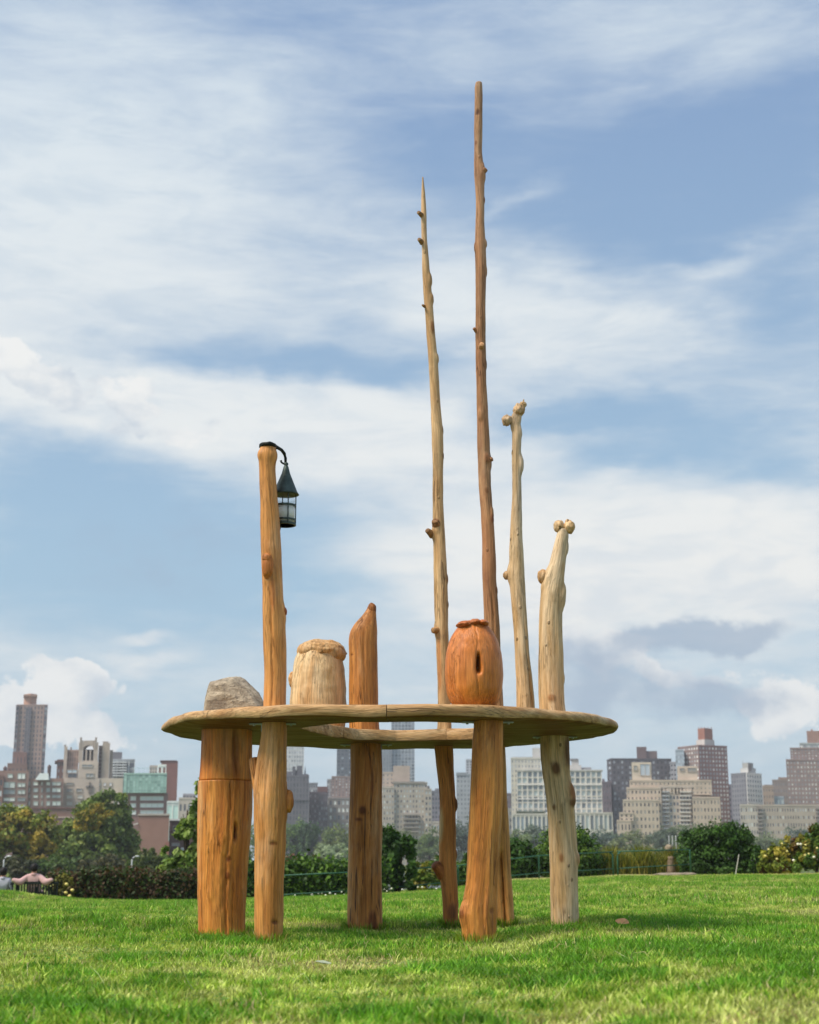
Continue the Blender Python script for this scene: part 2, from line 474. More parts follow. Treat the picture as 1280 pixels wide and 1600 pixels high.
def post(name, parent, Y, prof, mat, bumps=(), cracks=(), tint=None, seed=0.0, seg=64, dz=.011, rough=.006, facets=0, round_top=True, oval=1.0, label=None):
    """a log: silhouette rows (py, left px, right px) read at distance Y.
    bumps: (py, angle deg, half height px, half angle deg, px out, tint or None);  cracks: (py0, py1, angle, depth m, half width deg)
    angle 0 faces the viewer, 90 the right"""
    prof = sorted(prof)
    zz = [at(640, p[0], Y).z for p in prof]; cx = [at((p[1] + p[2]) / 2, p[0], Y).x for p in prof]
    rr = [(p[2] - p[1]) / 2 * (at(640, p[0], Y).y / ray(640, p[0])[1]) / F for p in prof]
    zt, zb = zz[0], zz[-1]
    zb = zb - (.12 if prof[-1][0] > 1400 else 0)
    n = max(8, int((zt - zb) / dz)); Z = np.linspace(zt, zb, n)
    zi = np.array(zz)[::-1]
    C = np.interp(Z, zi, np.array(cx)[::-1]); Rr = np.interp(Z, zi, np.array(rr)[::-1])
    k = max(1, int(.03 / dz)); ker = np.ones(2 * k + 1) / (2 * k + 1)
    sm = lambda A: np.convolve(np.pad(A, k, mode='edge'), ker, 'valid')
    C = sm(C); Rr = sm(Rr)
    rows = list(zip(Z, C, Rr, [1.0] * n))
    if round_top:
        top = []
        for q in (.25, .55, .8, .95):
            top.append((zt + Rr[0] * .45 * math.sqrt(max(0, 1 - q * q)), C[0], Rr[0], q))
        rows = top + rows
    zpx = lambda py: at(640, py, Y).z
    bz = [(zpx(b[0]), R(b[1]), abs(zpx(b[0]) - zpx(b[0] + b[2])), R(b[3]), b[4] * mpp(b[0], Y), b[5] if len(b) > 5 else None) for b in bumps]
    cz = [(zpx(c[1]), zpx(c[0]), R(c[2]), c[3], R(c[4])) for c in cracks]
    V = []; G = []; T = []
    for (z, c, r, q) in rows:
        tb = tint(z) if tint else (1, 1, 1)
        nb = [b for b in bz if abs(z - b[0]) < 2.4 * b[2]]
        nc = [c_ for c_ in cz if c_[0] - .05 < z < c_[1] + .05]
        for i in range(seg):
            th = 2 * math.pi * i / seg - math.pi
            s_, c_ = math.sin(th), math.cos(th)
            d = rough * fbm((s_ * r * 1.0, c_ * r, z * .35), 7, 3, seed) + .022 * r * noise.noise(Vector((s_ * 4.5 + seed, c_ * 4.5, z * 2.6))) + .012 * r * noise.noise(Vector((s_ * 9, c_ * 9 + seed, z * 5))) + .35 * r * .08 * noise.noise(Vector((s_ * 1.1 + seed, c_ * 1.1, z * 1.1)))
            if facets:
                fa = 2 * math.pi / facets; ff = ((th + seed) % fa) - fa / 2
                d += r * (math.cos(fa / 2) / math.cos(ff) - .97) * .8
            tt = tb
            for (z0, a, sh, sa, amp, bt) in nb:
                da = (th - a + math.pi) % (2 * math.pi) - math.pi
                qq = ((z - z0) / sh) ** 2 + (da / sa) ** 2; e = math.exp(-.55 * qq * qq * (1 + .5 * noise.noise(Vector((th * 5, z * 30, seed))))) if qq < 6 else 0
                d += amp * e
                if bt is not None and e > .02: tt = tuple(x + (y - x) * min(1, e * 1.2) for x, y in zip(tt, bt))
            for (z0, z1, a, dep, wd) in nc:
                aa = a + .035 * math.sin(z * 5 + seed) + .018 * math.sin(z * 23) + .012 * math.sin(z * 61)
                da = (th - aa + math.pi) % (2 * math.pi) - math.pi
                f = float(sstep(z0 - .04, z0 + .1, z) * (1 - sstep(z1 - .1, z1 + .04, z)))
                e = math.exp(-(da / wd) ** 2) * f
                d -= dep * e
                if e > .3: tt = tuple(x * (1 - .0 * e) for x in tt)
            rad = (r + d) * q
            V.append((c + rad * s_, Y - rad * c_ * oval, z)); G.append((s_ * r + seed, c_ * r, z)); T.append(tt)
    nr = len(rows); Fc = []
    for j in range(nr - 1):
        for i in range(seg):
            a = j * seg + i; b = j * seg + (i + 1) % seg
            Fc.append((a, b, b + seg, a + seg))
    Fc.append(tuple(range(seg))[::-1]); Fc.append(tuple(range((nr - 1) * seg, nr * seg)))
    o = link(name, mesh(name, V, Fc, True, np.array(T, np.float32), G), mat, parent)
    if label: o['label'] = label
    return o


def blob(name, parent, c, r, mat, seed=0.0, amp=.12, sc=2.0, tintc=(1, 1, 1), sub=4, sharp=None, label=None, grainv=(0, 0, 1)):
    """rounded lump, radii r = (x, y, z)"""
    import bmesh
    bm = bmesh.new(); bmesh.ops.create_icosphere(bm, subdivisions=sub, radius=1.0)
    V = []
    for v in bm.verts:
        p = v.co.copy(); k = 1 + amp * fbm(p, sc, 3, seed)
        if sharp:
            for (nx, ny, nz, d) in sharp:
                nn = Vector((nx, ny, nz)).normalized(); h = p.dot(nn) * k
                if h > d: k *= (d + (h - d) * .2) / h
        V.append((c[0] + p.x * k * r[0], c[1] + p.y * k * r[1], c[2] + p.z * k * r[2]))
    Fc = [tuple(v.index for v in f.verts) for f in bm.faces]; bm.free()
    T = np.tile(np.array(tintc, np.float32), (len(V), 1))
    G = np.array([(v[0] * grainv[2] + v[2] * grainv[0] + seed, v[1], v[2] * grainv[2] + v[0] * grainv[0]) for v in V])
    o = link(name, mesh(name, V, Fc, True, T, G), mat, parent)
    if label: o['label'] = label
    return o


def stub(name, parent, p0, p1, r0, r1, mat, tintc=(1, 1, 1), seed=0.0, endtint=None):
    """cut branch stump from p0 (inside the log) to p1, rounded end"""
    p0 = Vector(p0); p1 = Vector(p1); d = (p1 - p0); L = d.length; d.normalize()
    u = d.cross(Vector((0, 0, 1)) if abs(d.z) < .9 else Vector((1, 0, 0))).normalized(); v = d.cross(u)
    seg = 20; rows = [(f, r0 + (r1 - r0) * f) for f in np.linspace(0, 1, 8)] + [(1 + r1 / L * .35 * math.sin(a), r1 * math.cos(a)) for a in (.4, .8, 1.2, 1.5)]
    V = []; T = []; G = []
    for f, r in rows:
        for k in range(seg):
            a = 2 * math.pi * k / seg
            q = p0 + d * L * f; o = u * math.cos(a) + v * math.sin(a)
            rr = r * (1 + .12 * fbm(q + o * r, 14, 2, seed))
            w_ = q + o * rr; V.append(w_); G.append((o.x * r + seed, o.y * r + o.z * r, L * f))
            T.append(endtint if (endtint and f > .93) else tintc)
    nr = len(rows); Fc = [(j * seg + i, j * seg + (i + 1) % seg, (j + 1) * seg + (i + 1) % seg, (j + 1) * seg + i) for j in range(nr - 1) for i in range(seg)]
    Fc.append(tuple(range((nr - 1) * seg, nr * seg)))
    return link(name, mesh(name, V, Fc, True, np.array(T, np.float32), G), mat, parent)


# ------------------------------------------------------------------ the sculpture
ring_root = empty('timber_sculpture', (0, 11.1, 0), 0, 'timber sculpture with a ring tabletop on log legs and bare poles rising through it', 'sculpture')
zu = at(640, 1120, 9.65).z            # underside of the table
TH = .088
DK = (.35, .24, .18)

# hole of the ring: corner points (px, depth) on the underside
hx = lambda px, Y: (at(px, 1140, Y).x, Y)
HOLE = [hx(468, 10.48), hx(490, 10.85), hx(520, 11.25), hx(560, 11.55), hx(620, 11.66), hx(690, 11.6), hx(742, 11.48), hx(764, 11.4), hx(768, 10.8), hx(762, 10.26),
        hx(735, 10.12), hx(690, 10.05), hx(620, 10.0), hx(560, 10.04), hx(510, 10.2)]
CEN = (at(620, 1140, 10.8).x, 10.8)


def hole_r(th):
    d = (math.cos(th), math.sin(th)); best = .4
    for i in range(len(HOLE)):
        a = (HOLE[i][0] - CEN[0], HOLE[i][1] - CEN[1]); b = (HOLE[(i + 1) % len(HOLE)][0] - CEN[0], HOLE[(i + 1) % len(HOLE)][1] - CEN[1])
        e = (b[0] - a[0], b[1] - a[1]); den = d[0] * e[1] - d[1] * e[0]
        if abs(den) < 1e-9: continue
        tt = (a[0] * e[1] - a[1] * e[0]) / den; s = (a[0] * d[1] - a[1] * d[0]) / den
        if tt > 0 and -1e-6 <= s <= 1 + 1e-6: best = tt
    return best


xl, xr = at(255, 1138, 11.05).x, at(960, 1140, 11.05).x
OC = ((xl + xr) / 2, 11.12); OA = (xr - xl) / 2; OB = 1.47


def outer_r(th):
    d = (math.cos(th), math.sin(th)); lo, hi = .3, 3.0
    for _ in range(40):
        md = (lo + hi) / 2; x = (CEN[0] + d[0] * md - OC[0]) / OA; y = (CEN[1] + d[1] * md - OC[1]) / OB
        if abs(x) ** 2.12 + abs(y) ** 2.12 < 1: lo = md
        else: hi = md
    return lo * (1 + .012 * math.sin(th * 5 + 1) + .008 * math.sin(th * 11) + .005 * math.sin(th * 23 + 2))


def table_segment(th0, th1, n, seed):
    V = []; G = []; T = []
    ths = [th0 + (th1 - th0) * i / n for i in range(n + 1)]
    # closed section: inner bottom -> inner top -> top -> rounded rim -> bottom
    nt = 5; nrim = 9
    for th in ths:
        ri, ro = hole_r(th), outer_r(th); d = (math.cos(th), math.sin(th))
        ends = abs(math.cos(th)) ** 3
        br = .030 + .006 * math.sin(th * 7) + .012 * ends
        lo_ = .004 + .022 * ends + .004 * math.sin(th * 9 + 1)
        sec = [(ri + .004, 0.0), (ri, .008), (ri, TH - .01), (ri + .008, TH)]
        for k in range(1, nt): sec.append((ri + (ro - br - ri) * k / nt, TH))
        for k in range(6):
            a = math.pi / 2 * (1 - k / 5)
            sec.append((ro - br + br * math.cos(a), TH - br + br * math.sin(a)))
        sec += [(ro - .003, (TH - br) * .6 + lo_ * .4), (ro - .008, lo_ + .008), (ro - .014, lo_ + .0005), (ro - .05 - .05 * ends, lo_ * .5)]
        br = .10 + .06 * ends
        for k in range(1, nt): sec.append((ro - br - (ro - br - ri) * k / nt, 0.0))
        for (r, z) in sec:
            x, y = CEN[0] + d[0] * r, CEN[1] + d[1] * r
            e = .005 * fbm((x, y, z), 3, 2, 4.0) + .004 * noise.noise(Vector((x * 2, y * 9, z * 4)))
            V.append((x, y, zu + z + e)); G.append((y * .8 + z + seed, z * 1.2, x * (1 if abs(d[1]) > .3 else .8)))
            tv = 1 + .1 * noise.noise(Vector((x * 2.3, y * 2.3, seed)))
            T.append((tv * .40, tv * .27, tv * .22) if (z < .004 or (r > ri + .05 and z < lo_ + .003)) else (tv, tv, tv))  # underside boards tinted darker: shade beneath the table put into the wood colour
    m_ = len(V) // len(ths); Fc = []
    for i in range(n):
        for k in range(m_):
            Fc.append((i * m_ + k, i * m_ + (k + 1) % m_, (i + 1) * m_ + (k + 1) % m_, (i + 1) * m_ + k))
    Fc.append(tuple(range(m_))[::-1]); Fc.append(tuple(range(n * m_, (n + 1) * m_)))
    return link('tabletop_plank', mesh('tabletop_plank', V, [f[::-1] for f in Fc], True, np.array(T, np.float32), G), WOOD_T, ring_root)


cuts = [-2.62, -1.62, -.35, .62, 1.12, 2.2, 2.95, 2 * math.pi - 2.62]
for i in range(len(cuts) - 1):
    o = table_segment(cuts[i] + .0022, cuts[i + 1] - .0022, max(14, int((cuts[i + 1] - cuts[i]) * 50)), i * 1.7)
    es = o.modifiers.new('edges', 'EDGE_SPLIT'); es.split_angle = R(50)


def tlin(za, zb, ca, cb):
    def f(z):
        k = min(1, max(0, (z - za) / (zb - za))); return tuple(x + (y - x) * k for x, y in zip(ca, cb))
    return f


YA, YB, YC, YD, YE, YF, YG, YH = 10.72, 10.1, 11.95, 12.22, 9.97, 12.2, 11.95, 11.2
# thick log, far left: two pieces stacked
pA = post('leg', ring_root, YA, [(1220.6, 309.8, 394.2), (1224, 309.3, 394.4), (1270, 309.3, 394), (1310, 309.2, 391.5), (1340, 309.2, 388.5), (1400, 309.4, 385.5), (1440, 310.3, 384), (1470, 311, 384)], WOOD_A,
          bumps=[(1300, 31, 13, 3.0, -11, (.25, .2, .18)), (1300, 31, 19, 7, 1.6), (1395, -20, 9, 7, 1.0, (1.15, 1.15, 1.15)), (1342, 20, 4, 5, -.8, (.4, .3, .25)), (1368, 18, 5, 5, .6, (.45, .34, .28))],
          cracks=[(1225, 1470, 16, .022, 2.2), (1265, 1440, -28, .006, 1.4), (1300, 1470, 9, .012, 1.5), (1340, 1470, 34, .012, 1.6), (1230, 1330, -8, .005, 1.2)], seed=3.1, seg=110, rough=.004, round_top=False,
          label='thick orange log leg with a slit in its side')
post('leg', ring_root, YA, [(1136, 314.5, 393.6), (1150, 315, 394), (1190, 313.2, 394.2), (1212, 311.6, 393.8), (1220.1, 311.2, 393.4)], WOOD_A,
     bumps=[(1206, 20, 10, 14, 2, (.7, .62, .55)), (1172, 28, 30, 9, -4, (.55, .5, .45)), (1165, -5, 25, 12, -1, (.75, .68, .6))], cracks=[(1140, 1219, 30, .02, 3), (1140, 1215, -16, .006, 1.6)], seed=3.6, seg=96, rough=.004, round_top=False,
     tint=lambda z: (.95, .88, .78), label='upper block of the thick orange leg, darker in tint')  # whole block tinted darker, with darker patches towards the right front
# lantern post
pB = post('leg', ring_root, YB, [(699, 408, 431), (706, 405, 432.5), (713, 404, 433), (722, 405, 431.5), (731, 405.5, 430.5), (760, 405.5, 432), (800, 406.5, 436), (840, 407.5, 438.5), (870, 408.5, 440), (920, 409.5, 443), (1000, 411.3, 447), (1050, 412.6, 448), (1110, 412, 448), (1150, 408.8, 448.6), (1200, 403, 448), (1240, 398, 447), (1270, 397, 446.8), (1320, 397.8, 446), (1380, 397.6, 443.6), (1430, 397.6, 443), (1475, 399, 442)], WOOD_B,
          bumps=[(1252, 84, 26, 30, 3.2), (958, 84, 13, 30, 1.8), (1205, -70, 34, 34, 2.5), (712, -62, 7, 26, 2.0), (714, 58, 9, 30, 2.2), (880, -14, 30, 34, 3.0), (1440, 30, 3, 12, -1.4, (.4, .3, .25)), (1318, 18, 3, 14, -.8, (.55, .42, .3)), (930, 0, 24, 14, -.6, (.85, .66, .5))],
          cracks=[(940, 1100, -8, .010, 2.6), (1090, 1460, -14, .009, 2.4), (1150, 1470, 30, .008, 2.2), (745, 860, 22, .007, 2.5)], seed=8.3, seg=80, rough=.006,
          label='honey coloured log post rising through the tabletop to the lantern')
# slanted short post
pC = post('leg', ring_root, YC, [(949, 576, 586.5), (956, 571, 588), (963, 566, 588.5), (972, 557, 588.8), (980, 551, 589), (988, 547, 589), (1000, 545.5, 589), (1050, 545.7, 590), (1095, 546, 591), (1135, 546.5, 592.5), (1165, 548, 596), (1200, 548.5, 597), (1250, 547, 597), (1290, 545.5, 597.3), (1340, 545, 597), (1400, 543.5, 597), (1430, 543, 597.3), (1465, 543, 598)], WOOD_C,
          bumps=[(1267, -10, 6, 11, 1.2, (.3, .22, .18)), (1281, -24, 2.5, 12, .3, (.4, .3, .25)), (1025, -52, 1.2, 8, -.8, (.35, .3, .3)), (1440, 28, 14, 16, 0, (.45, .34, .28)), (1225, 25, 16, 4, -.5, (.55, .42, .35))],
          cracks=[(985, 1100, 8, .008, 2.6), (1000, 1140, -22, .006, 2.2), (1170, 1460, 22, .008, 2.2), (1300, 1460, -5, .006, 2)], seed=12.7, seg=72, rough=.005,
          label='warm brown log post with a slanted top')
p = at(581, 953, YC); blob('knot', pC, p, (.038, .045, .06), WOOD_C, 2.0, .1, 2, (.72, .6, .5), 3)
# tall pale pole
zD = at(640, 1150, YD).z


def tD(z):
    pale = (1, 1, 1); red = (.80, .50, .30)
    if z < zD + .02: return (1.0, .64, .34)
    return tuple(1 + .0 * i for i in (0, 1, 2))


pD = post('pole', ring_root, YD, [(277, 659.5, 662), (285, 659, 663), (300, 658.5, 664.5), (335, 658.3, 666.5), (375, 658.3, 668), (420, 660, 671), (450, 661.3, 674), (480, 663, 677), (520, 666, 680), (560, 669, 684), (600, 671.5, 686.5), (640, 673.5, 689), (680, 675, 692.5), (720, 675.5, 693), (780, 676, 693), (830, 676.5, 695), (880, 677.5, 698), (930, 679, 700), (980, 679.8, 701), (1000, 681, 701.5), (1060, 683.3, 703), (1100, 684.5, 704.5), (1135, 684, 706), (1165, 678.5, 708), (1200, 682, 709), (1230, 686, 711), (1260, 687.5, 712), (1300, 687.2, 712.5), (1340, 686.5, 713), (1370, 688, 714), (1410, 691, 716), (1438, 692, 716.5), (1452, 692, 716.5)], WOOD_D,
          bumps=[(834, -80, 9, 40, 2.2), (826, -35, 9, 30, 1.6), (985, -70, 10, 34, 2.0), (1362, -75, 14, 34, 3.0), (437, 70, 8, 40, 2.2), (467, 80, 7, 40, 2.2, (.7, .6, .5)), (513, 30, 9, 26, 1.5, (.5, .36, .26)), (560, 80, 6, 40, 2), (672, 88, 5, 30, .8, (.4, .3, .25)), (713, 88, 4, 30, .8, (.4, .3, .25)), (905, 75, 6, 26, 1.5, (.5, .4, .32)), (945, 84, 4, 26, 1, (.5, .4, .3)), (1257, 80, 8, 26, 3, (.35, .22, .16)), (1335, 86, 6, 22, 1.8, (.6, .4, .3)), (1425, 10, 12, 26, 2.0, (.42, .28, .2)), (1035, -40, 40, 22, 0, (.86, .62, .46)), (1290, -60, 22, 24, 0, (1.15, 1.25, 1.25))],
          cracks=[(1190, 1330, 30, .006, 4)], tint=tD, seed=21.9, seg=44, rough=.005,
          label='very tall pale peeled pole with branch stubs, reddish below the table')
for (px, py, px1, py1, r, tc_) in [(660, 337, 654, 332, 3.4, (.6, .5, .42)), (660, 379, 655, 374, 3.4, (.6, .5, .42)), (664, 479, 660.5, 477, 2, (.7, .6, .5)), (676, 836, 668, 829, 5, (.6, .48, .38)), (684, 826, 680, 814, 6.5, (.62, .46, .34)), (690, 984, 677, 985, 5.5, (.72, .58, .46)), (692, 1366, 681, 1351, 9, (.72, .40, .24))]:
    a = at(px, py, YD); b_ = at(px1, py1, YD - .06); rr = r * mpp(py, YD)
    stub('branch_stub', pD, a, b_, rr * 1.25, rr * .85, WOOD_D, tc_, px * .1, tuple(x * .8 for x in tc_))
# tallest pole, reddish
zF0, zF1 = at(640, 1010, YF).z, at(640, 945, YF).z


def tF(z):
    k = float(sstep(zF0, zF1, z)); pale = (1.2, 1.32, 1.35)
    if z < zD: pale = (1.55, 1.45, .9)
    return tuple(p + (1 - p) * k for p in pale)


pF = post('pole', ring_root, YF, [(130, 744, 753), (134, 742.6, 754), (180, 741, 753.7), (240, 740.6, 754), (270, 741, 756.5), (290, 742.5, 757), (315, 743.3, 757), (350, 743, 757), (385, 742.3, 759), (430, 743, 759.5), (480, 743.3, 758.8), (540, 744, 759), (600, 744.6, 760), (640, 745.3, 763), (700, 746.5, 765.5), (760, 748.2, 767.5), (800, 751, 771), (850, 753, 774), (900, 754, 776), (950, 755.6, 779), (1000, 757, 781.5), (1050, 759, 784), (1100, 761, 786), (1150, 763, 788), (1200, 765, 791.5), (1250, 767, 793), (1300, 769, 795.5), (1350, 771.5, 798), (1400, 774, 801), (1440, 776, 803.5), (1455, 776, 803.5)], WOOD_F,
          bumps=[(270, 75, 12, 45, 2.4), (722, 80, 10, 36, 2.2), (178, -10, 4, 30, -.8, (.35, .25, .2)), (225, -40, 3, 20, .4, (.6, .45, .4)), (313, 85, 4, 30, 1.2, (.5, .35, .3)), (381, 85, 5, 30, 2), (386, -85, 6, 35, 1.3), (425, 88, 6, 30, 1.2), (570, 88, 6, 30, 1.2), (650, -30, 8, 26, 2.2, (1.15, 1.2, 1.2)), (718, 25, 7, 24, 2, (.75, .6, .5)), (768, 10, 4, 16, .6, (.6, .5, .4)), (800, 55, 7, 20, 1.8, (1.2, 1.25, 1.25)), (812, 50, 6, 22, 1.6, (.6, .45, .4)), (868, 5, 60, 12, -.5), (923, 70, 5, 20, 1, (.6, .5, .45))],
          cracks=[(930, 1040, 10, .02, 6), (1330, 1460, -5, .075, 13), (200, 900, -30, .004, 5), (400, 930, 24, .004, 5)], tint=tF, seed=33.3, seg=44, rough=.006,
          label='tallest pole, reddish brown above and pale near the table')
for (px, py, px1, py1, r, tc_) in [(750, 274, 759, 264, 4.5, (.95, .9, .85)), (746, 520, 740.5, 513, 2.6, (.9, .8, .75)), (751, 546, 753, 538, 4.5, (1.35, 1.4, 1.4)), (758, 722, 769, 717, 4, (1.0, .95, .9))]:
    a = at(px, py, YF); b_ = at(px1, py1, YF - (.07 if px1 == 753 else .03)); rr = r * mpp(py, YF)
    stub('branch_stub', pF, a, b_, rr * 1.2, rr * .9, WOOD_F, tc_, px * .1)
# front leg under the urn
pE = post('leg', ring_root, YE, [(1112, 741, 787), (1140, 739.5, 786.5), (1160, 737.5, 786.5), (1200, 735.6, 787), (1250, 733.5, 785.5), (1300, 731.4, 783), (1350, 729, 780.5), (1380, 727, 779), (1400, 723, 778), (1415, 719.8, 777.8), (1430, 719, 777.5), (1445, 719.6, 777), (1478, 721.5, 775)], WOOD_B,
          bumps=[(1428, -62, 16, 26, 3.5, (.95, .8, .7)), (1428, -58, 6, 10, 1.2, (.45, .32, .25)), (1422, 42, 4, 10, -.6, (.55, .42, .35))],
          cracks=[(1200, 1320, -12, .006, 2), (1390, 1475, 15, .006, 2.5)], tint=lambda z: (.92, .82, .62), seed=41.2, seg=88, rough=.005, facets=8,
          label='faceted front leg with a flared foot under the orange urn')
# knobbly pole resting on the table
zG = at(640, 800, YG).z
pG = post('pole', ring_root, YG, [(636, 805, 814), (645, 802, 813.5), (660, 800.5, 812), (680, 800.5, 815), (705, 800, 814), (722, 799.6, 815), (740, 800, 815), (780, 800, 815.5), (800, 799, 815.8), (840, 796.5, 817), (860, 795.3, 818.5), (900, 795.3, 820), (940, 799, 822), (980, 802, 824.5), (1020, 804.5, 827.5), (1060, 806.6, 831.5), (1090, 807, 834.5), (1118, 807, 836)], WOOD_H,
          bumps=[(897, -84, 13, 34, 3.2), (660, -80, 11, 40, 3.0), (652, 75, 10, 40, 2.5), (726, 75, 12, 35, 3.6), (674, 78, 8, 30, 1.5), (708, -75, 3, 22, .8, (.6, .6, .55)), (1085, 40, 30, 12, -.8, (.8, .66, .5))],
          cracks=[(960, 1110, 35, .010, 6), (820, 950, -20, .004, 5)], tint=lambda z: tuple(1 + k * float(sstep(zG - .3, zG + .25, z)) for k in (-.06, .02, .22)), seed=55.5, seg=44, rough=.005, label='pale knobbly pole with ball shaped knots at its head')
for (px, py, rx, rz_, tc_) in [(792, 657, 8.2, 9, (.78, .74, .74)), (811, 641, 9, 10.5, (.86, .8, .76)), (817.5, 632.5, 5.4, 5.6, (.78, .74, .68))]:
    k = mpp(py, YG); blob('knot', pG, at(px, py, YG - .01), (rx * k, rx * k, rz_ * k), WOOD_H, px, .2, 1.8, tc_, 4)
k = mpp(900, YG)
blob('knot', pG, at(792, 899, YG), (6 * k, 6 * k, 7 * k), WOOD_H, 3, .14, 2, (.8, .7, .6), 3)
stub('branch_stub', pG, at(817, 634, YG), at(818.5, 624, YG), .016, .004, WOOD_H, (.8, .78, .75), 2)
# pale post, right
pH = post('leg', ring_root, YH, [(829, 871.5, 887.5), (838, 869.5, 889), (850, 866, 887.5), (880, 858.5, 884.5), (900, 853, 882.5), (930, 844.5, 880), (960, 842.3, 879), (1000, 841.3, 879.6), (1050, 841.2, 881), (1100, 842, 882), (1140, 843.5, 887.5), (1180, 845, 888.5), (1210, 848, 891), (1250, 854, 897), (1290, 857.6, 900), (1340, 859, 903), (1400, 860, 904), (1430, 861, 904.5), (1458, 861, 905)], WOOD_H,
          bumps=[(1202, -5, 9, 16, 1.6, (.28, .2, .16)), (1175, 62, 22, 24, 1.5, (.32, .24, .2)), (1240, 62, 14, 20, 4.5, (.6, .38, .3)), (1255, 55, 6, 18, 1.5, (.35, .25, .2)), (1340, -15, 6, 8, .8, (.62, .46, .36)), (1262, -34, 4, 8, .6, (.45, .35, .28)), (1342, 74, 9, 20, 3, (.85, .72, .6)), (858, 80, 8, 26, 2), (905, -72, 17, 32, 4.0), (933, 78, 17, 24, 4.8), (1092, -5, 5, 14, 1.0, (.66, .5, .38)), (1060, 80, 6, 20, 1.4)],
          cracks=[(1290, 1450, 38, .006, 2.2), (1180, 1330, -2, .004, 2)], seed=63.1, seg=72, rough=.006,
          label='pale knotted log post, its foot in the grass and two ball knots on its head')
for (px, py, rx, rz_) in [(873.5, 822.5, 8.6, 10), (889.5, 823.5, 9.3, 10.5), (887, 816, 4, 5)]:
    k = mpp(py, YH); blob('knot', pH, at(px, py, YH), (rx * k, rx * k, rz_ * k), WOOD_H, px, .16, 1.8, (1, .95, .86), 4)
k = mpp(900, YH); blob('knot', pH, at(848, 901, YH - .01), (8 * k, 8 * k, 11 * k), WOOD_H, 9, .16, 1.8, (.92, .84, .76), 4)
# carved lobes on the lantern post
k = mpp(1250, YB)
blob('knot', pB, at(450.5, 1252, YB + .01), (9 * k, 10 * k, 18 * k), WOOD_B, 5, .08, 1.5, (.85, .7, .56), 4)
stub('branch_stub', pB, at(411, 1262, YB + .02), at(396.5, 1186, YB + .05), 12 * k, 7.5 * k, WOOD_B, (.95, .86, .74), 3)
blob('knot', pB, at(444, 956, YB), (5 * k, 6 * k, 8 * k), WOOD_B, 7, .1, 2, (.62, .36, .26), 3)

k = mpp(884, YB)
blob('knot', pB, at(418.5, 885, YB - .075), (9.5 * k, .034, 20 * k), WOOD_B, 11, .08, 1.6, (.86, .68, .54), 4)
blob('knot', pB, at(417.5, 872, YB - .082), (7.5 * k, .028, 8 * k), WOOD_B, 12, .08, 1.6, (.8, .62, .5), 4)
# galvanised brackets that hold the legs to the table
STEEL = m_plain('#a9aca6', .45, .5, .8, .1, 20)
for (px, Y, sgn) in [(372 + 28, YB, -1), (452, YB, 1), (842, YH, -1), (892, YH, 1), (541, YC, -1), (604, YC, 1), (733, YE, -1), (792, YE, 1)]:
    b = MB(); p = at(px, 1140, Y); x = p.x
    b.box(x - .045, x + .045, Y - .02, Y + .02, zu - .012, zu - .004); b.box(x + (-.045 if sgn > 0 else .037), x + (-.037 if sgn > 0 else .045), Y - .02, Y + .02, zu - .06, zu - .0125)
    b.lathe((x + .012 * sgn, Y, zu - .02), [(.0, 0), (.009, .0), (.009, .0078), (0, .0078)], 8)
    b.build('bracket', STEEL, ring_root)

# ------------------------------------------------------------------ things that stand on the table
zt = zu + TH
m, t, out = mat_new('field_stone')
g = t.n.new('ShaderNodeTexCoord').outputs['Object']
gs = t.mapping(g, rot=(0, R(-32), 0), scale=(1, 1, 2.4))
n1 = t.noise(gs, 6, 6, .65, .5); n2 = t.noise(g, 30, 5, .65)
c1 = t.mix(t.mapr(n1, .32, .7), lin('#8f7f6c') + (1,), lin('#c9b89e') + (1,))
c1 = t.mix(t.mapr(n2, .48, .66, 0, .65), c1, lin('#6a6157') + (1,))
bsdf(t, out, c1, .85, .25, 0, t.m('ADD', n1, t.m('MULTIPLY', n2, .5)), .03, .9)
Ys = 10.95; k = mpp(1075, Ys)
st = blob('boulder', None, (at(366, 1080, Ys).x, Ys, zt + .135), (.25, .21, .27), m, 1.7, .2, 1.7, (1, 1, 1), 5,
          [(-.12, -.2, 1, .64), (.66, -.25, .74, .55), (-1, -.2, .2, .80), (.1, -1, .1, .72), (0, 0, -1, .5), (.9, .2, .2, .86), (.3, -.8, .55, .68)])
tag(st, 'rough grey beige boulder lying on the left end of the tabletop', 'boulder')

# pale jar with a cap
Yj = 12.12; k = mpp(1060, Yj); jx = at(498, 1060, Yj).x
jar = empty('carved_jar', (jx, Yj, zt), 0, 'squat pale carved wooden jar with a lumpy cap on the tabletop behind the lantern post', 'carving')


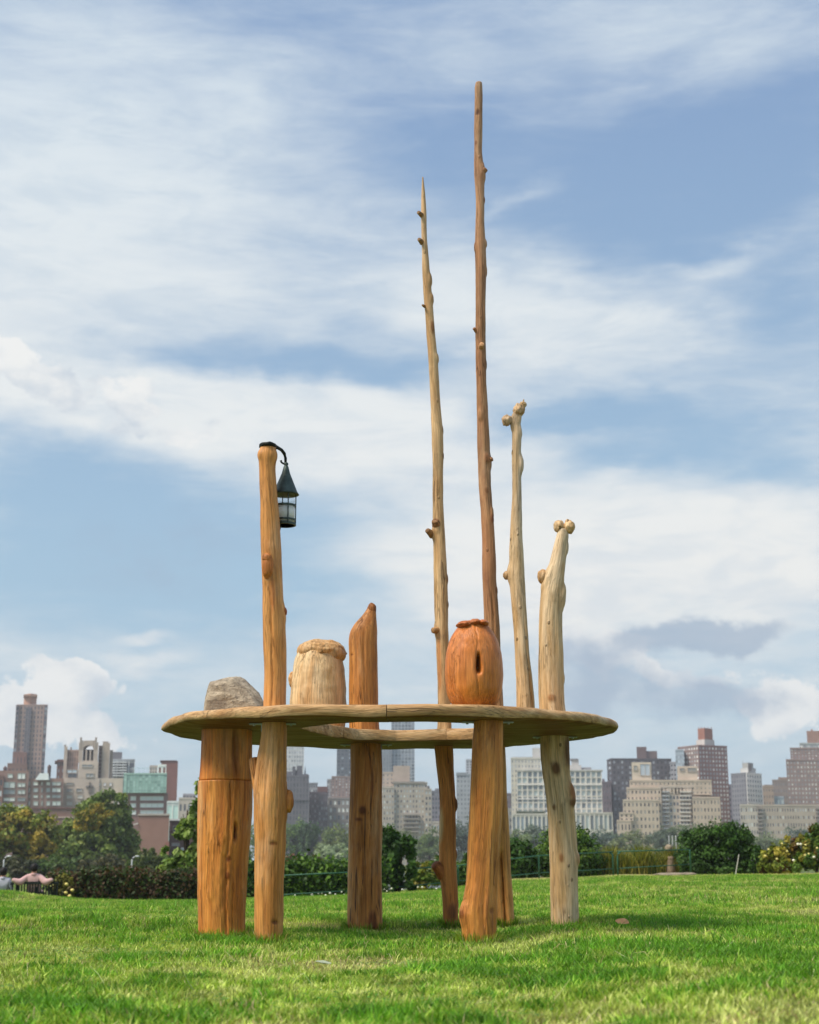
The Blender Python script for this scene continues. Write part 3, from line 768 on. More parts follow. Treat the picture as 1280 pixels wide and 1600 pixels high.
def lathe_wood(name, parent, ctr, prof, mat, seed, amp, sc, sweep=None, seg=72, tintf=None, label=None, fn=None):
    """prof rows (z, radius); uneven surface; fn(theta, z) adds to the radius"""
    V = []; G = []; T = []
    zs = np.linspace(prof[0][0], prof[-1][0], 70); rs = np.interp(zs, [p[0] for p in prof], [p[1] for p in prof])
    ker = np.ones(5) / 5; rs2 = np.convolve(np.pad(rs, 2, mode='edge'), ker, 'valid'); rs2[0] = rs[0]; rs2[-1] = rs[-1]
    for z, r in zip(zs, rs2):
        for i in range(seg):
            th = 2 * math.pi * i / seg - math.pi; s_, c_ = math.sin(th), math.cos(th)
            d = amp * fbm((s_ * r, c_ * r, z), sc, 3, seed) + (fn(th, z) if fn else 0)
            rad = max(.001, r + d * min(1, r / .08))
            V.append((ctr[0] + rad * s_, ctr[1] - rad * c_, ctr[2] + z)); G.append((s_ * r + seed, c_ * r, z))
            T.append(tintf(th, z) if tintf else (1, 1, 1))
    n = len(zs); Fc = [(j * seg + i, (j + 1) * seg + i, (j + 1) * seg + (i + 1) % seg, j * seg + (i + 1) % seg) for j in range(n - 1) for i in range(seg)]
    Fc.append(tuple(range(seg))); Fc.append(tuple(range((n - 1) * seg, n * seg))[::-1])
    Fc = [f[::-1] for f in Fc]
    o = link(name, mesh(name, V, Fc, True, np.array(T, np.float32), G), mat, parent)
    if label: o['label'] = label
    return o


H = at(498, 1000, Yj).z - zt
lathe_wood('body', jar, (jx, Yj, zt), [(0, 36 * k), (.02, 39 * k), (.08, 43 * k), (H * .35, 44 * k), (H * .55, 42.5 * k), (H * .7, 40 * k), (H * .8, 37 * k), (H * .86, 33 * k)], WOOD_P, 5.5, .006, 8)
capz = at(500, 1018, Yj).z
cp = blob('cap', jar, (at(503, 1016, Yj).x, Yj, capz), (36.5 * k, 35 * k, 19 * k), WOOD_P, 4.4, .12, 1.8, (.84, .76, .66), 5)
for (px, py, rx, rz_) in [(475, 1018, 11, 13), (532, 1022, 9, 12), (516, 1021, 22, 16), (488, 1017, 22, 16)]:
    blob('lobe', cp, at(px, py, Yj - .05 if 480 < px < 520 else Yj - .02), (rx * k, rx * k, rz_ * k), WOOD_P, px, .06, 1.4, (.85, .76, .66), 4)
stub('branch_stub', jar, at(533, 1022, Yj), at(542, 1021, Yj), 6 * k, 1.5 * k, WOOD_P, (.6, .45, .35), 1)
blob('knot', jar, at(457, 1062, Yj), (6 * k, 10 * k, 13 * k), WOOD_P, 8, .14, 1.8, (.9, .75, .6), 4)

# orange urn
Yu = 9.96; k = mpp(1040, Yu); ux = at(740.5, 1040, Yu).x; H = at(742, 972, Yu).z - zt
urn = empty('carved_urn', (ux, Yu, zt), 0, 'orange egg shaped carved urn with a dark slit, standing on the front of the tabletop', 'carving')


def urn_fn(th, z):
    px_a = R(8); zz = z / H
    da = th - px_a
    d = -.10 * math.exp(-((da / R(4.9 * max(.45, 1 - max(0, zz - .44) * 3.2))) ** 4) - ((zz - .48) / .1) ** 4)
    aa = th - R(4) - .05 * math.sin(z * 18)
    d -= .007 * math.exp(-(aa / R(1.5)) ** 2)
    d += .0025 * math.exp(-((da / R(10)) ** 2) - ((zz - .28) / .05) ** 2)
    return d


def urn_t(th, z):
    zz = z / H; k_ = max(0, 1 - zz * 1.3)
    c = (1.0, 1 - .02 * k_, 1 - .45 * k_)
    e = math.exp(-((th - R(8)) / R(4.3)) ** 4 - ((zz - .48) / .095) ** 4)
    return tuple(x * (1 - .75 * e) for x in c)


lathe_wood('body', urn, (ux, Yu, zt), [(0, 30 * k), (H * .04, 34.5 * k), (H * .1, 39 * k), (H * .2, 43 * k), (H * .39, 45.5 * k), (H * .52, 44.8 * k), (H * .64, 43 * k), (H * .78, 38 * k), (H * .86, 32.5 * k), (H * .92, 27 * k), (H, 19 * k)], WOOD_U, 9.5, .004, 5, seg=160, fn=urn_fn, tintf=urn_t)
for (px, py, dx, rx, rz_, rot) in [(727, 977, 0, 14, 6, 0), (742, 974, 0, 11, 6.5, 0), (754, 974.5, 0, 10, 5.5, 0)]:
    blob('lip', urn, at(px, py, Yu - .035), (rx * k, 23 * k, rz_ * k), WOOD_U, px, .12, 1.5, (.82, .70, .62), 4)

# lantern
IRON = m_plain('#1d2423', .55, .5, .6, .35, 25)
PATINA = m_plain('#3e4a45', .5, .5, .5, .45, 18)
Yl = 10.24; lx = at(446.5, 760, Yl).x; k = mpp(760, Yl)
lan = empty('hanging_lantern', (lx, Yl, at(446, 820, Yl).z), 0, 'dark green cone roofed lantern hanging from an iron arm on top of the post', 'lantern')
b = MB()
pts = [(at(px, py, YB + (Yl - YB) * f)) for (px, py, f) in [(407, 699, 0), (412, 702.5, 0), (420, 699, 0), (428, 698, .1), (434, 699.5, .3), (440, 703, .6), (444.5, 709, .85), (446.3, 716, 1), (446.3, 722, 1), (444, 725, 1), (440, 722.5, 1), (439, 719.5, 1)]]
b.tube(pts, [.006, .02, .024, .02, .013, .012, .012, .011, .010, .008, .007, .009], 10)
br = b.build('arm', IRON, lan, True)
p = at(419, 697, YB); blob('cap_plate', lan, (p.x, YB, p.z), (.065, .07, .026), IRON, 3, .15, 2, (1.5, 1.1, .9), 3)
top = at(444.5, 728, Yl); zc0 = at(446, 773, Yl).z; zr = at(446, 727, Yl).z
b = MB(); b.lathe((lx, Yl, 0), [(0, zr + .02), (.014, zr + .018), (.017, zr + .006), (.012, zr - .002), (.018, zr - .012), (.03, zr - .06), (.085, zc0 + .02), (.098, zc0), (.09, zc0 - .004), (.0, zc0 + .02)], 32)
b.build('roof', PATINA, lan, True)
zb = at(446, 821, Yl).z; zg1 = at(446, 780, Yl).z
m, t, out = mat_new('lantern_glass')
gl = t.n.new('ShaderNodeBsdfPrincipled'); gl.inputs['Base Color'].default_value = (.85, .9, .9, 1); gl.inputs['Roughness'].default_value = .06; gl.inputs['Alpha'].default_value = .14
t.l.new(gl.outputs[0], out.inputs[0]); GLASS = m
b = MB(); b.lathe((lx, Yl, 0), [(.074, zb + .012), (.074, zg1), (.072, zg1), (.072, zb + .012)], 32); b.build('glass', GLASS, lan, True)
FROST = m_plain('#f2efe8', .5, .4, 0, .08, 6)
b = MB(); b.lathe((lx, Yl, 0), [(0, zb + .03), (.068, zb + .03), (.068, at(446, 792, Yl).z), (0, at(446, 792, Yl).z)], 28); b.build('diffuser', FROST, lan, True)
for (za, zh) in [(at(446, 790.5, Yl).z, .012), (at(446, 813, Yl).z, .012), (zb + .006, .014)]:
    b = MB(); b.lathe((lx, Yl, za), [(.066, -zh / 2), (.079, -zh / 2), (.08, zh / 2), (.066, zh / 2), (.066, -zh / 2)], 32); b.build('band', PATINA, lan)
for a in (20, 110, 200, 290):
    b = MB(); x, y = lx + .078 * math.cos(R(a)), Yl + .078 * math.sin(R(a)); b.tube([(x, y, zb), (x, y, zc0 + .004)], .0045, 6); b.build('rod', PATINA, lan)
b = MB(); p = at(438, 812, Yl); b.tube([(p.x, Yl - .02, p.z), (p.x - .004, Yl - .02, at(438, 830, Yl).z)], [.018, .008], 8); b.build('catch', IRON, lan)
# ------------------------------------------------------------------ foliage
def vnorm(a): return a / np.maximum(np.linalg.norm(a, axis=-1, keepdims=True), 1e-9)


def leaf_quads(P, N, L, Wd, r):
    """diamond leaves at P with normal N, length L and width Wd (arrays)"""
    n = len(P); t = vnorm(np.cross(N, r.normal(size=(n, 3)))); b_ = np.cross(N, t)
    L = np.asarray(L).reshape(-1, 1) * .5; Wd = np.asarray(Wd).reshape(-1, 1) * .5
    fold = N * Wd * .35
    return np.stack([P - t * L, P - b_ * Wd + t * L * .1 + fold, P + t * L, P + b_ * Wd + t * L * .1 + fold], 1)


def crown_points(lobes_, n, r, shell=.55, clumps=26, csize=.28):
    """points through a crown made of ellipsoid lobes (cx, cy, cz, rx, ry, rz), gathered in clumps; returns points, outward normals, clump ids"""
    vol = np.array([l[3] * l[4] * l[5] for l in lobes_]) ** .75; vol /= vol.sum()
    Ps, Ns, Ids = [], [], []; cid = 0
    for l, v in zip(lobes_, vol):
        k = max(4, int(clumps * v)); m_ = int(n * v)
        d = vnorm(r.normal(size=(k, 3))); d[:, 2] = np.where(d[:, 2] < -.8, -d[:, 2] * .5, d[:, 2]); d = vnorm(d)
        rad = shell + (1 - shell) * r.random((k, 1)) ** .5; rad *= .92 + .16 * r.random((k, 1))
        C = d * rad
        w_ = r.integers(0, k, m_)
        q = vnorm(r.normal(size=(m_, 3))) * (r.random((m_, 1)) ** .45) * csize * (.7 + .6 * r.random((k, 1))[w_])
        p = C[w_] + q
        nn = vnorm(C[w_] * .5 + q / csize + np.array([0, 0, .35]))
        Ps.append(p * np.array(l[3:6]) + np.array(l[:3])); Ns.append(nn); Ids.append(w_ + cid); cid += k
    return np.concatenate(Ps), np.concatenate(Ns), np.concatenate(Ids)


def crown_mesh(name, lobes_, n, pal, leaf, r, aspect=.55, shell=.55, clumps=30, csize=.3, floor=None):
    P_, N_, I_ = crown_points(lobes_, n, r, shell, clumps, csize)
    N_ = vnorm(N_ + r.normal(size=N_.shape) * .55)
    if floor is not None:
        k = P_[:, 2] > floor; P_, N_, I_ = P_[k], N_[k], I_[k]
    L = leaf * (.7 + .6 * r.random(len(P_)))
    V = leaf_quads(P_, N_, L, L * aspect, r)
    pal = np.array([lin(c) for c in pal])
    cl = r.integers(0, len(pal), I_.max() + 1); cb = .75 + .5 * r.random(I_.max() + 1)
    base = pal[cl[I_]]; alt = pal[r.integers(0, len(pal), len(P_))]
    T = (base * .8 + alt * .2) * (cb[I_] * (.86 + .28 * r.random(len(P_))))[:, None]
    return polys(name, V, 4, T)


BARK = m_plain('#4a4036', .9, .1, 0, .35, 6)
LEAF = m_leaf(.28)


def limbs(b, x, y, z0, h, r0, r, n=5, spread=.5):
    b.tube([(x, y, z0 - .05), (x + r.normal() * .02 * h, y, z0 + h * .3), (x + r.normal() * .03 * h, y, z0 + h * .62), (x, y, z0 + h * .85)], [r0 * 1.3, r0, r0 * .7, r0 * .25], 8)
    for i in range(n):
        a = r.random() * 6.28; s = spread * h * (.3 + .3 * r.random()); q = z0 + h * (.25 + .3 * r.random())
        b.tube([(x, y, q), (x + math.cos(a) * s * .5, y + math.sin(a) * s * .5, q + h * .15), (x + math.cos(a) * s, y + math.sin(a) * s, q + h * .34)], [r0 * .5, r0 * .32, r0 * .1], 6)


def tree(name, label, cat, px0, px1, pt, pb, Y, pal, n=2600, leaf=None, seed=0, group=None, lob=5, zb=None, trunk=True, aspect=.6, low=.0, depth=.9, clumps=34, csize=.3, shell=.5, lpx=None, spread=.5):
    """broadleaf tree or shrub filling the picture box px0..px1, pt..pb at distance Y"""
    r = np.random.default_rng(seed + 100)
    c = at((px0 + px1) / 2, (pt + pb) / 2, Y); k = mpp((pt + pb) / 2, Y)
    W, H = (px1 - px0) * k, (pb - pt) * k
    z0 = zg(c.x, Y) if zb is None else zb
    ztop = at(640, pt, Y).z
    if at(640, pb, Y).z < z0: H = ztop - z0
    root = empty(name, (c.x, Y, z0), 0, label, cat, group)
    zc = ztop - H / 2
    L = [(c.x, Y, zc, W * .36, W * .36 * depth, H * .46)]
    for i in range(lob):
        a = r.random() * 6.28; e = r.uniform(-.55, .62); s = r.uniform(.24, .36)
        L.append((c.x + math.cos(a) * W * (.5 - s) * .98, Y + math.sin(a) * W * (.5 - s) * depth, zc + e * H * (.5 - s), W * s, W * s * depth, H * s * r.uniform(.8, 1.05)))
    if lpx:
        L = []
        for (a_, b_, c_, d_) in lpx:
            q = at(a_, b_, Y); L.append((q.x, Y + r.uniform(-.1, .1) * c_ * k, q.z, c_ * k, c_ * k * depth, d_ * k))
    if leaf is None: leaf = max(W, H) * .05
    me = crown_mesh('crown', L, n, pal, leaf, r, aspect, shell, clumps * (lob + 1) // 3, csize, z0 + low)
    link('crown', me, LEAF, root)
    if trunk:
        b = MB(); limbs(b, c.x, Y, z0, (ztop - z0) * .9, max(W, H) * .022 + .02, r, 5, spread); b.build('trunk', BARK, root, True)
    return root


# ---- shrubs at the edge of the lawn
DG = ['#33501c', '#3f6022', '#2a4418', '#4c6c2c']
MG = ['#4c6a24', '#5d7a2a', '#3c5a20', '#6f8a34']
YGP = ['#7d8a2e', '#9a973a', '#687c2a', '#b3a545']
GS = 'shrubs along the lawn edge'
tree('topiary_bush', 'large dense dark green clipped bush at the right of the lawn edge', 'bush', 1054, 1172, 1289, 1372, 50, DG, 17000, .105, 1, GS, zb=-.05,
     lpx=[(1080, 1332, 27, 28), (1098, 1320, 24, 22), (1120, 1318, 34, 28), (1145, 1318, 26, 27), (1152, 1310, 20, 20), (1072, 1326, 18, 22), (1112, 1306, 30, 16), (1112, 1348, 38, 28), (1142, 1348, 30, 28), (1088, 1352, 24, 22), (1120, 1362, 40, 16), (1085, 1362, 20, 14), (1150, 1362, 20, 14)], clumps=110, csize=.42, shell=.72)
tree('low_shrub', 'low dark shrub tucked against the right side of the big clipped bush', 'bush', 1165, 1202, 1322, 1372, 49.5, DG, 2500, .13, 2, GS, zb=-.05, lpx=[(1180, 1348, 20, 24), (1195, 1352, 14, 20)], low=0)
tree('rose_bush', 'yellow green flowering shrub with pale blooms right of the clipped bush', 'bush', 1190, 1245, 1315, 1372, 49, YGP + ['#5d6a24', '#6b4a2a'], 3600, .14, 3, GS, zb=-.05, lpx=[(1212, 1345, 22, 26), (1232, 1338, 20, 26), (1200, 1352, 14, 20), (1222, 1356, 24, 16)])
tree('rose_bush', 'taller flowering shrub with yellow and white blooms at the right edge', 'bush', 1238, 1310, 1300, 1372, 48.5, MG + ['#8f8a34', '#7a5a2c'], 4600, .14, 4, GS, zb=-.05, lpx=[(1258, 1338, 24, 30), (1280, 1330, 24, 36), (1250, 1352, 18, 20), (1300, 1336, 22, 30), (1268, 1318, 12, 18)])
tree('round_bush', 'rounded green bush half hidden by the pale knotted leg', 'bush', 836, 942, 1299, 1376, 50.5, MG + DG, 11000, .12, 5, GS, zb=-.15, lpx=[(888, 1337, 49, 38), (888, 1356, 46, 22)], clumps=90, csize=.4, shell=.75)
tree('dark_bush', 'dark round bush right beside the front leg, behind the green railing', 'bush', 790, 838, 1317, 1386, 50, DG, 3800, .14, 6, GS, zb=-.3, lpx=[(808, 1350, 29, 33), (812, 1366, 24, 20)], clumps=70, csize=.4, shell=.72)
tree('dark_bush', 'tall dark leafy bush right of the slanted post', 'bush', 592, 652, 1292, 1402, 46, DG, 6500, .16, 7, GS, zb=-.6, lpx=[(612, 1325, 24, 31), (625, 1345, 24, 34), (605, 1360, 22, 36), (635, 1375, 20, 24), (600, 1335, 18, 36)], clumps=50)
tree('low_shrub', 'loose olive shrub behind the reddish leg', 'bush', 640, 692, 1344, 1398, 47.5, YGP + MG, 2600, .13, 8, GS, zb=-.55, lpx=[(655, 1368, 18, 22), (675, 1364, 18, 22), (665, 1380, 24, 14)])
tree('low_shrub', 'small green shrub seen between the reddish leg and the front leg', 'bush', 700, 746, 1350, 1396, 47.5, MG, 2200, .13, 9, GS, zb=-.5, lpx=[(715, 1370, 18, 20), (732, 1362, 16, 24)])
tree('leafy_sapling', 'bright green large leaved sapling left of the thick orange leg', 'tree', 262, 322, 1222, 1370, 47, ['#6a8438', '#86994a', '#55702c', '#9aae5c'], 2300, .2, 10, GS, zb=-.75,
     lpx=[(309, 1240, 6, 24), (306, 1272, 9, 18), (300, 1294, 17, 18), (286, 1300, 13, 12), (312, 1325, 12, 30), (280, 1336, 15, 9), (262, 1330, 10, 7), (268, 1354, 22, 12), (298, 1350, 22, 16)], clumps=60, csize=.45, shell=.35, aspect=.5, spread=.12)
# flowers on the rose bushes are parts of them
roses = [o for o in bpy.data.objects if o.name.startswith('rose_bush')]
PETAL = {c: m_plain(c, .7, .2, 0, .05, 8) for c in ('#e6d98a', '#ece8d2')}
for i, (px, py, kk) in enumerate([(1201, 1327, 0), (1196, 1337, 0), (1222, 1318, 0), (1230, 1330, 0), (1247, 1319, 1), (1251, 1319, 1), (1259, 1320, 0), (1264, 1334, 0), (1272, 1339, 1), (1258, 1336, 0), (1277, 1325, 0), (1214, 1342, 0), (1240, 1344, 1)]):
    Y = 47.9; p = at(px, py, Y); rr = .045 if kk else .036
    ro = roses[0] if px < 1242 else roses[1]
    blob('flower', ro, (p.x, Y, p.z), (rr, rr, rr * .8), PETAL['#ece8d2' if kk else '#e6d98a'], px, .3, 2.5, (1, 1, 1), 2)


def reeds(name, label, px0, px1, pt, pb, Y, pal, n, seed, wid=.02):
    r = np.random.default_rng(seed); k = mpp(pb, Y)
    x0, x1 = at(px0, pb, Y).x, at(px1, pb, Y).x
    root = empty(name, ((x0 + x1) / 2, Y, zg((x0 + x1) / 2, Y)), 0, label, 'ornamental grass', GS)
    x = r.uniform(x0, x1, n); y = Y + r.uniform(-.7, .7, n); z = gz(x, y)
    top = (at(640, pt, Y).z - z) * r.uniform(.45, 1.12, n) * (.75 + .3 * np.sin(x * 3 + seed) ** 2)
    lx_, ly_ = r.normal(size=n) * .16, r.normal(size=n) * .16
    a = r.random(n) * 6.28; wx, wy = np.cos(a) * wid, np.sin(a) * wid
    B = np.stack([x, y, z - .02], -1); Wv = np.stack([wx, wy, 0 * wx], -1); M = B + np.stack([lx_ * .3, ly_ * .3, top * .6], -1); T_ = B + np.stack([lx_ * 1.2, ly_ * 1.2, top], -1)
    V = np.concatenate([np.stack([B - Wv, B + Wv, M + Wv * .8, M - Wv * .8], 1), np.stack([M - Wv * .8, M + Wv * .8, T_ + Wv * .1, T_ - Wv * .1], 1)])
    p = np.array([lin(c) for c in pal]); c = p[r.integers(0, len(p), n)] * r.uniform(.7, 1.25, (n, 1))
    link('blades', polys('blades', V, 4, np.concatenate([c, c])), LEAF, root)
    return root


reeds('tall_grass', 'long bank of yellow green ornamental grass behind the green railing', 935, 1060, 1324, 1372, 51.5, ['#7d8034', '#8f8a3c', '#5f6f2c', '#a39a4c', '#4c5e26'], 5200, 3)
reeds('tall_grass', 'small clump of olive grass behind the railing near the front leg', 690, 800, 1345, 1398, 51, ['#6d7a2c', '#7d8034', '#5a6a28'], 1800, 5)


# ---- hedges
def hedge(name, label, px0, px1, pt, pb, Y, th, pal, n, leaf, seed, rough=.1):
    r = np.random.default_rng(seed)
    x0, x1 = at(px0, pb, Y).x, at(px1, pb, Y).x; zt_ = at(640, pt, Y).z
    root = empty(name, ((x0 + x1) / 2, Y, zg((x0 + x1) / 2, Y)), 0, label, 'hedge', GS)
    f = r.choice(3, n, p=[.56, .34, .1])
    x = r.uniform(x0, x1, n); u = r.random(n); zb_ = gz(x, np.full(n, Y - th / 2))
    top = zt_ + .05 * np.sin(x * 2.1 + seed) + .04 * np.sin(x * 5.3)
    y = np.where(f == 0, Y - th / 2, np.where(f == 2, Y + th / 2, Y + (u - .5) * th)); z = np.where(f == 1, top, zb_ + u ** .8 * (top - zb_))
    P_ = np.stack([x, y, z], -1) + r.normal(size=(n, 3)) * rough
    lump = np.sin(x * 3.1 + z * 4 + seed) + np.sin(x * 7.7 - z * 6) * .7
    P_[:, 1] -= .07 * lump
    N_ = np.where((f == 1)[:, None], [[0, -.3, 1.]], [[0, -1., .25]]) + r.normal(size=(n, 3)) * .75
    L = leaf * r.uniform(.6, 1.4, n)
    p = np.array([lin(c) for c in pal]); w_ = ((lump + 1.7) / 3.4 * len(p)).astype(int).clip(0, len(p) - 1)
    mixn = r.integers(0, len(p), n); c = np.where(r.random((n, 1)) < .6, p[w_], p[mixn]) * r.uniform(.6, 1.35, (n, 1))
    link('leaves', polys('leaves', leaf_quads(P_, vnorm(N_), L, L * .6, r), 4, c), LEAF, root)
    b = MB(); s = 14
    for i in range(s):
        xa, xb = x0 + (x1 - x0) * i / s, x0 + (x1 - x0) * (i + 1) / s; zc = zg((xa + xb) / 2, Y)
        b.tube([((xa + xb) / 2, Y, zc - .1), ((xa + xb) / 2 + .1, Y, zc + .5)], [.04, .02], 6)
        b.box(xa + .002, xb - .002, Y - th * .3, Y + th * .3, zc + .06, zt_ - .12)
    b.build('branches', m_plain('#2a2a18', .95, .05, 0, .4, 5), root)
    return root


hedge('clipped_hedge', 'long low dark hedge with reddish leaves at the left of the lawn', 84, 330, 1368, 1408, 44.5, 1.0, ['#2c3a18', '#3a4a1e', '#4a3a20', '#3f5222', '#55402a'], 15000, .11, 1)
hedge('clipped_hedge', 'bright green leafy hedge seen between the lantern post and slanted post', 376, 604, 1356, 1400, 46, 1.1, ['#4c6a22', '#3a5620', '#5d7d2a', '#2f4a1c'], 12000, .14, 2, .14)
o = tree('flowering_shrub', 'small shrub with yellowish leaves at the left end of the dark hedge', 'bush', 84, 118, 1366, 1412, 43.6, ['#7d7a34', '#8f8a3c', '#55582a', '#4a3a22'], 1500, .11, 21, GS, zb=-.75, lpx=[(100, 1388, 15, 20), (108, 1396, 12, 14)])
for (px, py) in [(104, 1382), (113, 1391), (109, 1400), (103, 1395)]:
    p = at(px, py, 43.0); blob('flower', o, (p.x, 43.0, p.z), (.055, .055, .045), PETAL['#e6d98a'], px, .3, 2.5, (1, .95, .8), 2)
tree('low_shrub', 'reddish brown shrub tops showing above the bright hedge', 'bush', 440, 512, 1338, 1368, 120, ['#8a5a3a', '#7a5238', '#9a6a44', '#5d5a34'], 1800, .3, 22, GS, zb=-4.9, lpx=[(458, 1355, 20, 16), (494, 1354, 18, 15), (476, 1362, 30, 10)], trunk=False)


# ---- flowers and pale stones along the foot of the bright hedge
b = MB()
for i in range(22):
    px = rng.uniform(452, 690); Y = 44.6 + rng.uniform(-.3, .3); x = at(px, 1398, Y).x; z = zg(x, Y) + rng.uniform(.03, .16); s_ = rng.uniform(.015, .04)
    b.lathe((x, Y, z - s_), [(0, 0), (s_ * .9, s_ * .5), (s_, s_), (s_ * .6, s_ * 1.6), (0, s_ * 1.9)], 7, (1, 1, rng.uniform(.8, 1)))
o = b.build('daisies', m_plain('#dcdcd0', .8, .2, 0, .1, 5)); tag(o, 'white daisies scattered along the foot of the hedge and bushes', 'flowers', kind='stuff')

# ---- lawn grass
def vn(x, y, s, seed):
    """smooth value noise in 0..1 with cells of size s"""
    t_ = np.random.default_rng(seed + 500).random((256, 256)); u, v = x / s + seed * 3.7, y / s + seed * 1.3
    i, j = np.floor(u).astype(int), np.floor(v).astype(int); fu, fv = u - i, v - j; fu = fu * fu * (3 - 2 * fu); fv = fv * fv * (3 - 2 * fv)
    g_ = lambda a_, b_: t_[a_ % 256, b_ % 256]
    return (g_(i, j) * (1 - fu) + g_(i + 1, j) * fu) * (1 - fv) + (g_(i, j + 1) * (1 - fu) + g_(i + 1, j + 1) * fu) * fv


def blades(n, y0, y1, h0, h1, w0, w1, seed, pal, dry, name, label, umax=.36, tris=3):
    r = np.random.default_rng(seed)
    y = np.sqrt(r.uniform(y0 ** 2, y1 ** 2, n)); x = r.uniform(-umax, umax, n) * y + r.uniform(-.6, .6, n)
    # patchiness: tufts, worn straw coloured ground
    f1 = vn(x, y, 2.2, 1) * .6 + vn(x, y, .9, 2) * .4; f2 = vn(x, y, .55, 3) * .55 + vn(x, y, .22, 4) * .45; f3 = vn(x, y, .11, 5); tuft = vn(x, y, .075, 6) * .6 + vn(x, y, .18, 7) * .4
    worn = (f1 - .5) * 1.5 + (f2 - .5) * 1.8 + (f3 - .5) * .5 + .75 * np.exp(-(((x + .15) / .9) ** 2 + ((y - 7.9) / .8) ** 2)) + .6 * np.exp(-(((x - 2.6) / .8) ** 2 + ((y - 7.2) / 1.0) ** 2)) + .7 * np.exp(-(((x + .9) / .8) ** 2 + ((y - 4.5) / .3) ** 2)) + .5 * np.exp(-((y - 5.0) / .35) ** 2) * (x > .9) + .9 * sstep(40, 47, y) * (px_of(x, y) > 760)
    isdry = r.random(n) < np.clip((worn - .05) * .95, .11, .8)
    lush = np.clip(.5 + .8 * (vn(x, y, .4, 8) - .5) + 1.1 * (vn(x, y, .17, 12) - .5) + 0.7 * (vn(x, y, 1.3, 9) - .5) - .5 * worn, 0, 1)
    h = r.uniform(h0, h1, n) * (.35 + .75 * lush + .65 * tuft) * np.where(isdry, r.uniform(.5, 1.0, n), 1)
    tall = r.random(n) < .012; h = np.where(tall, h * r.uniform(1.3, 1.9, n), h)
    a = r.random(n) * 6.28; wd = r.uniform(w0, w1, n); lean = r.uniform(.15, .85, n) * h; la = r.random(n) * 6.28
    flat = isdry & (r.random(n) < .5); lean = np.where(flat, h * 1.6, lean); h = np.where(flat, h * .45, h)
    z = gz(x, y) - .006
    B = np.stack([x, y, z], -1); Wv = np.stack([np.cos(a) * wd, np.sin(a) * wd, 0 * wd], -1)
    D = np.stack([np.cos(la) * lean, np.sin(la) * lean, 0 * h], -1)
    M = B + D * .28 + np.stack([0 * h, 0 * h, h * .62], -1); T_ = B + D + np.stack([0 * h, 0 * h, h], -1)
    pal = np.array([lin(c) for c in pal]); dry = np.array([lin(c) for c in dry])
    gi = np.clip((1 - lush) * len(pal) + r.normal(size=n) * .8, 0, len(pal) - 1).astype(int)
    c = np.where(isdry[:, None], dry[r.integers(0, len(dry), n)], pal[gi]) * (1.18 * r.uniform(.45, 1.35, n) * (.68 + .55 * vn(x, y, .16, 10)) * (.8 + .4 * tuft))[:, None]
    if tris == 3:
        V = np.concatenate([np.stack([B - Wv, B + Wv, M + Wv * .85], 1), np.stack([B - Wv, M + Wv * .85, M - Wv * .85], 1), np.stack([M - Wv * .85, M + Wv * .85, T_], 1)]); c = np.concatenate([c] * 3)
    else:
        V = np.stack([B - Wv, B + Wv, T_], 1)
    o = link(name, polys(name, V, 3, c), GRASS); tag(o, label, 'grass', kind='stuff')


def px_of(x, y): return 640 + 2364 * x / y


GRASS = m_leaf(.35, .5)
GP = ['#64962a', '#80a836', '#9cb448', '#b2c05c', '#c4ca78']
DRY = ['#c0b07c', '#d0c290', '#a3925e', '#b4b46a']
blades(170000, 3.6, 8.0, .018, .052, .0022, .0048, 1, GP, DRY, 'lawn_grass', 'short green lawn grass with straw patches in front of the sculpture')
blades(250000, 8.0, 16.5, .02, .052, .0022, .0042, 2, GP, DRY, 'lawn_grass', 'short green lawn grass around the feet of the sculpture')
blades(420000, 16.5, 47.5, .03, .065, .005, .011, 3, GP, DRY, 'lawn_grass', 'lawn grass running back to the hedges and shrubs', tris=1)
# clover leaves
r = np.random.default_rng(11); n = 9000
y = np.sqrt(r.uniform(3.8 ** 2, 13.5 ** 2, n)); x = r.uniform(-.34, .34, n) * y
k = (np.sin(x * 3.3 + 1) + np.sin(y * 2.7 + x) + np.sin(x * 1.1 - y * 1.7)) > .6; x, y = x[k], y[k]; n = len(x)
P_ = np.stack([x, y, gz(x, y) + r.uniform(.012, .04, n)], -1); Vs = []
for j in range(3):
    a = r.random(n) * 6.28 if j == 0 else a + 2.094
    s_ = r.uniform(.007, .013, n); d = np.stack([np.cos(a), np.sin(a), r.uniform(-.1, .3, n)], -1); e = np.stack([-np.sin(a), np.cos(a), 0 * a], -1)
    Vs.append(np.stack([P_, P_ + d * s_[:, None] + e * s_[:, None] * .8, P_ + d * s_[:, None] * 1.7, P_ + d * s_[:, None] - e * s_[:, None] * .8], 1))
c = np.array([lin(q) for q in ('#4f8424', '#639a34', '#44761f')])[r.integers(0, 3, n)] * r.uniform(.8, 1.2, (n, 1))
o = link('clover', polys('clover', np.concatenate(Vs), 4, np.concatenate([c] * 3)), GRASS); tag(o, 'clover leaves growing among the lawn grass', 'clover', kind='stuff')
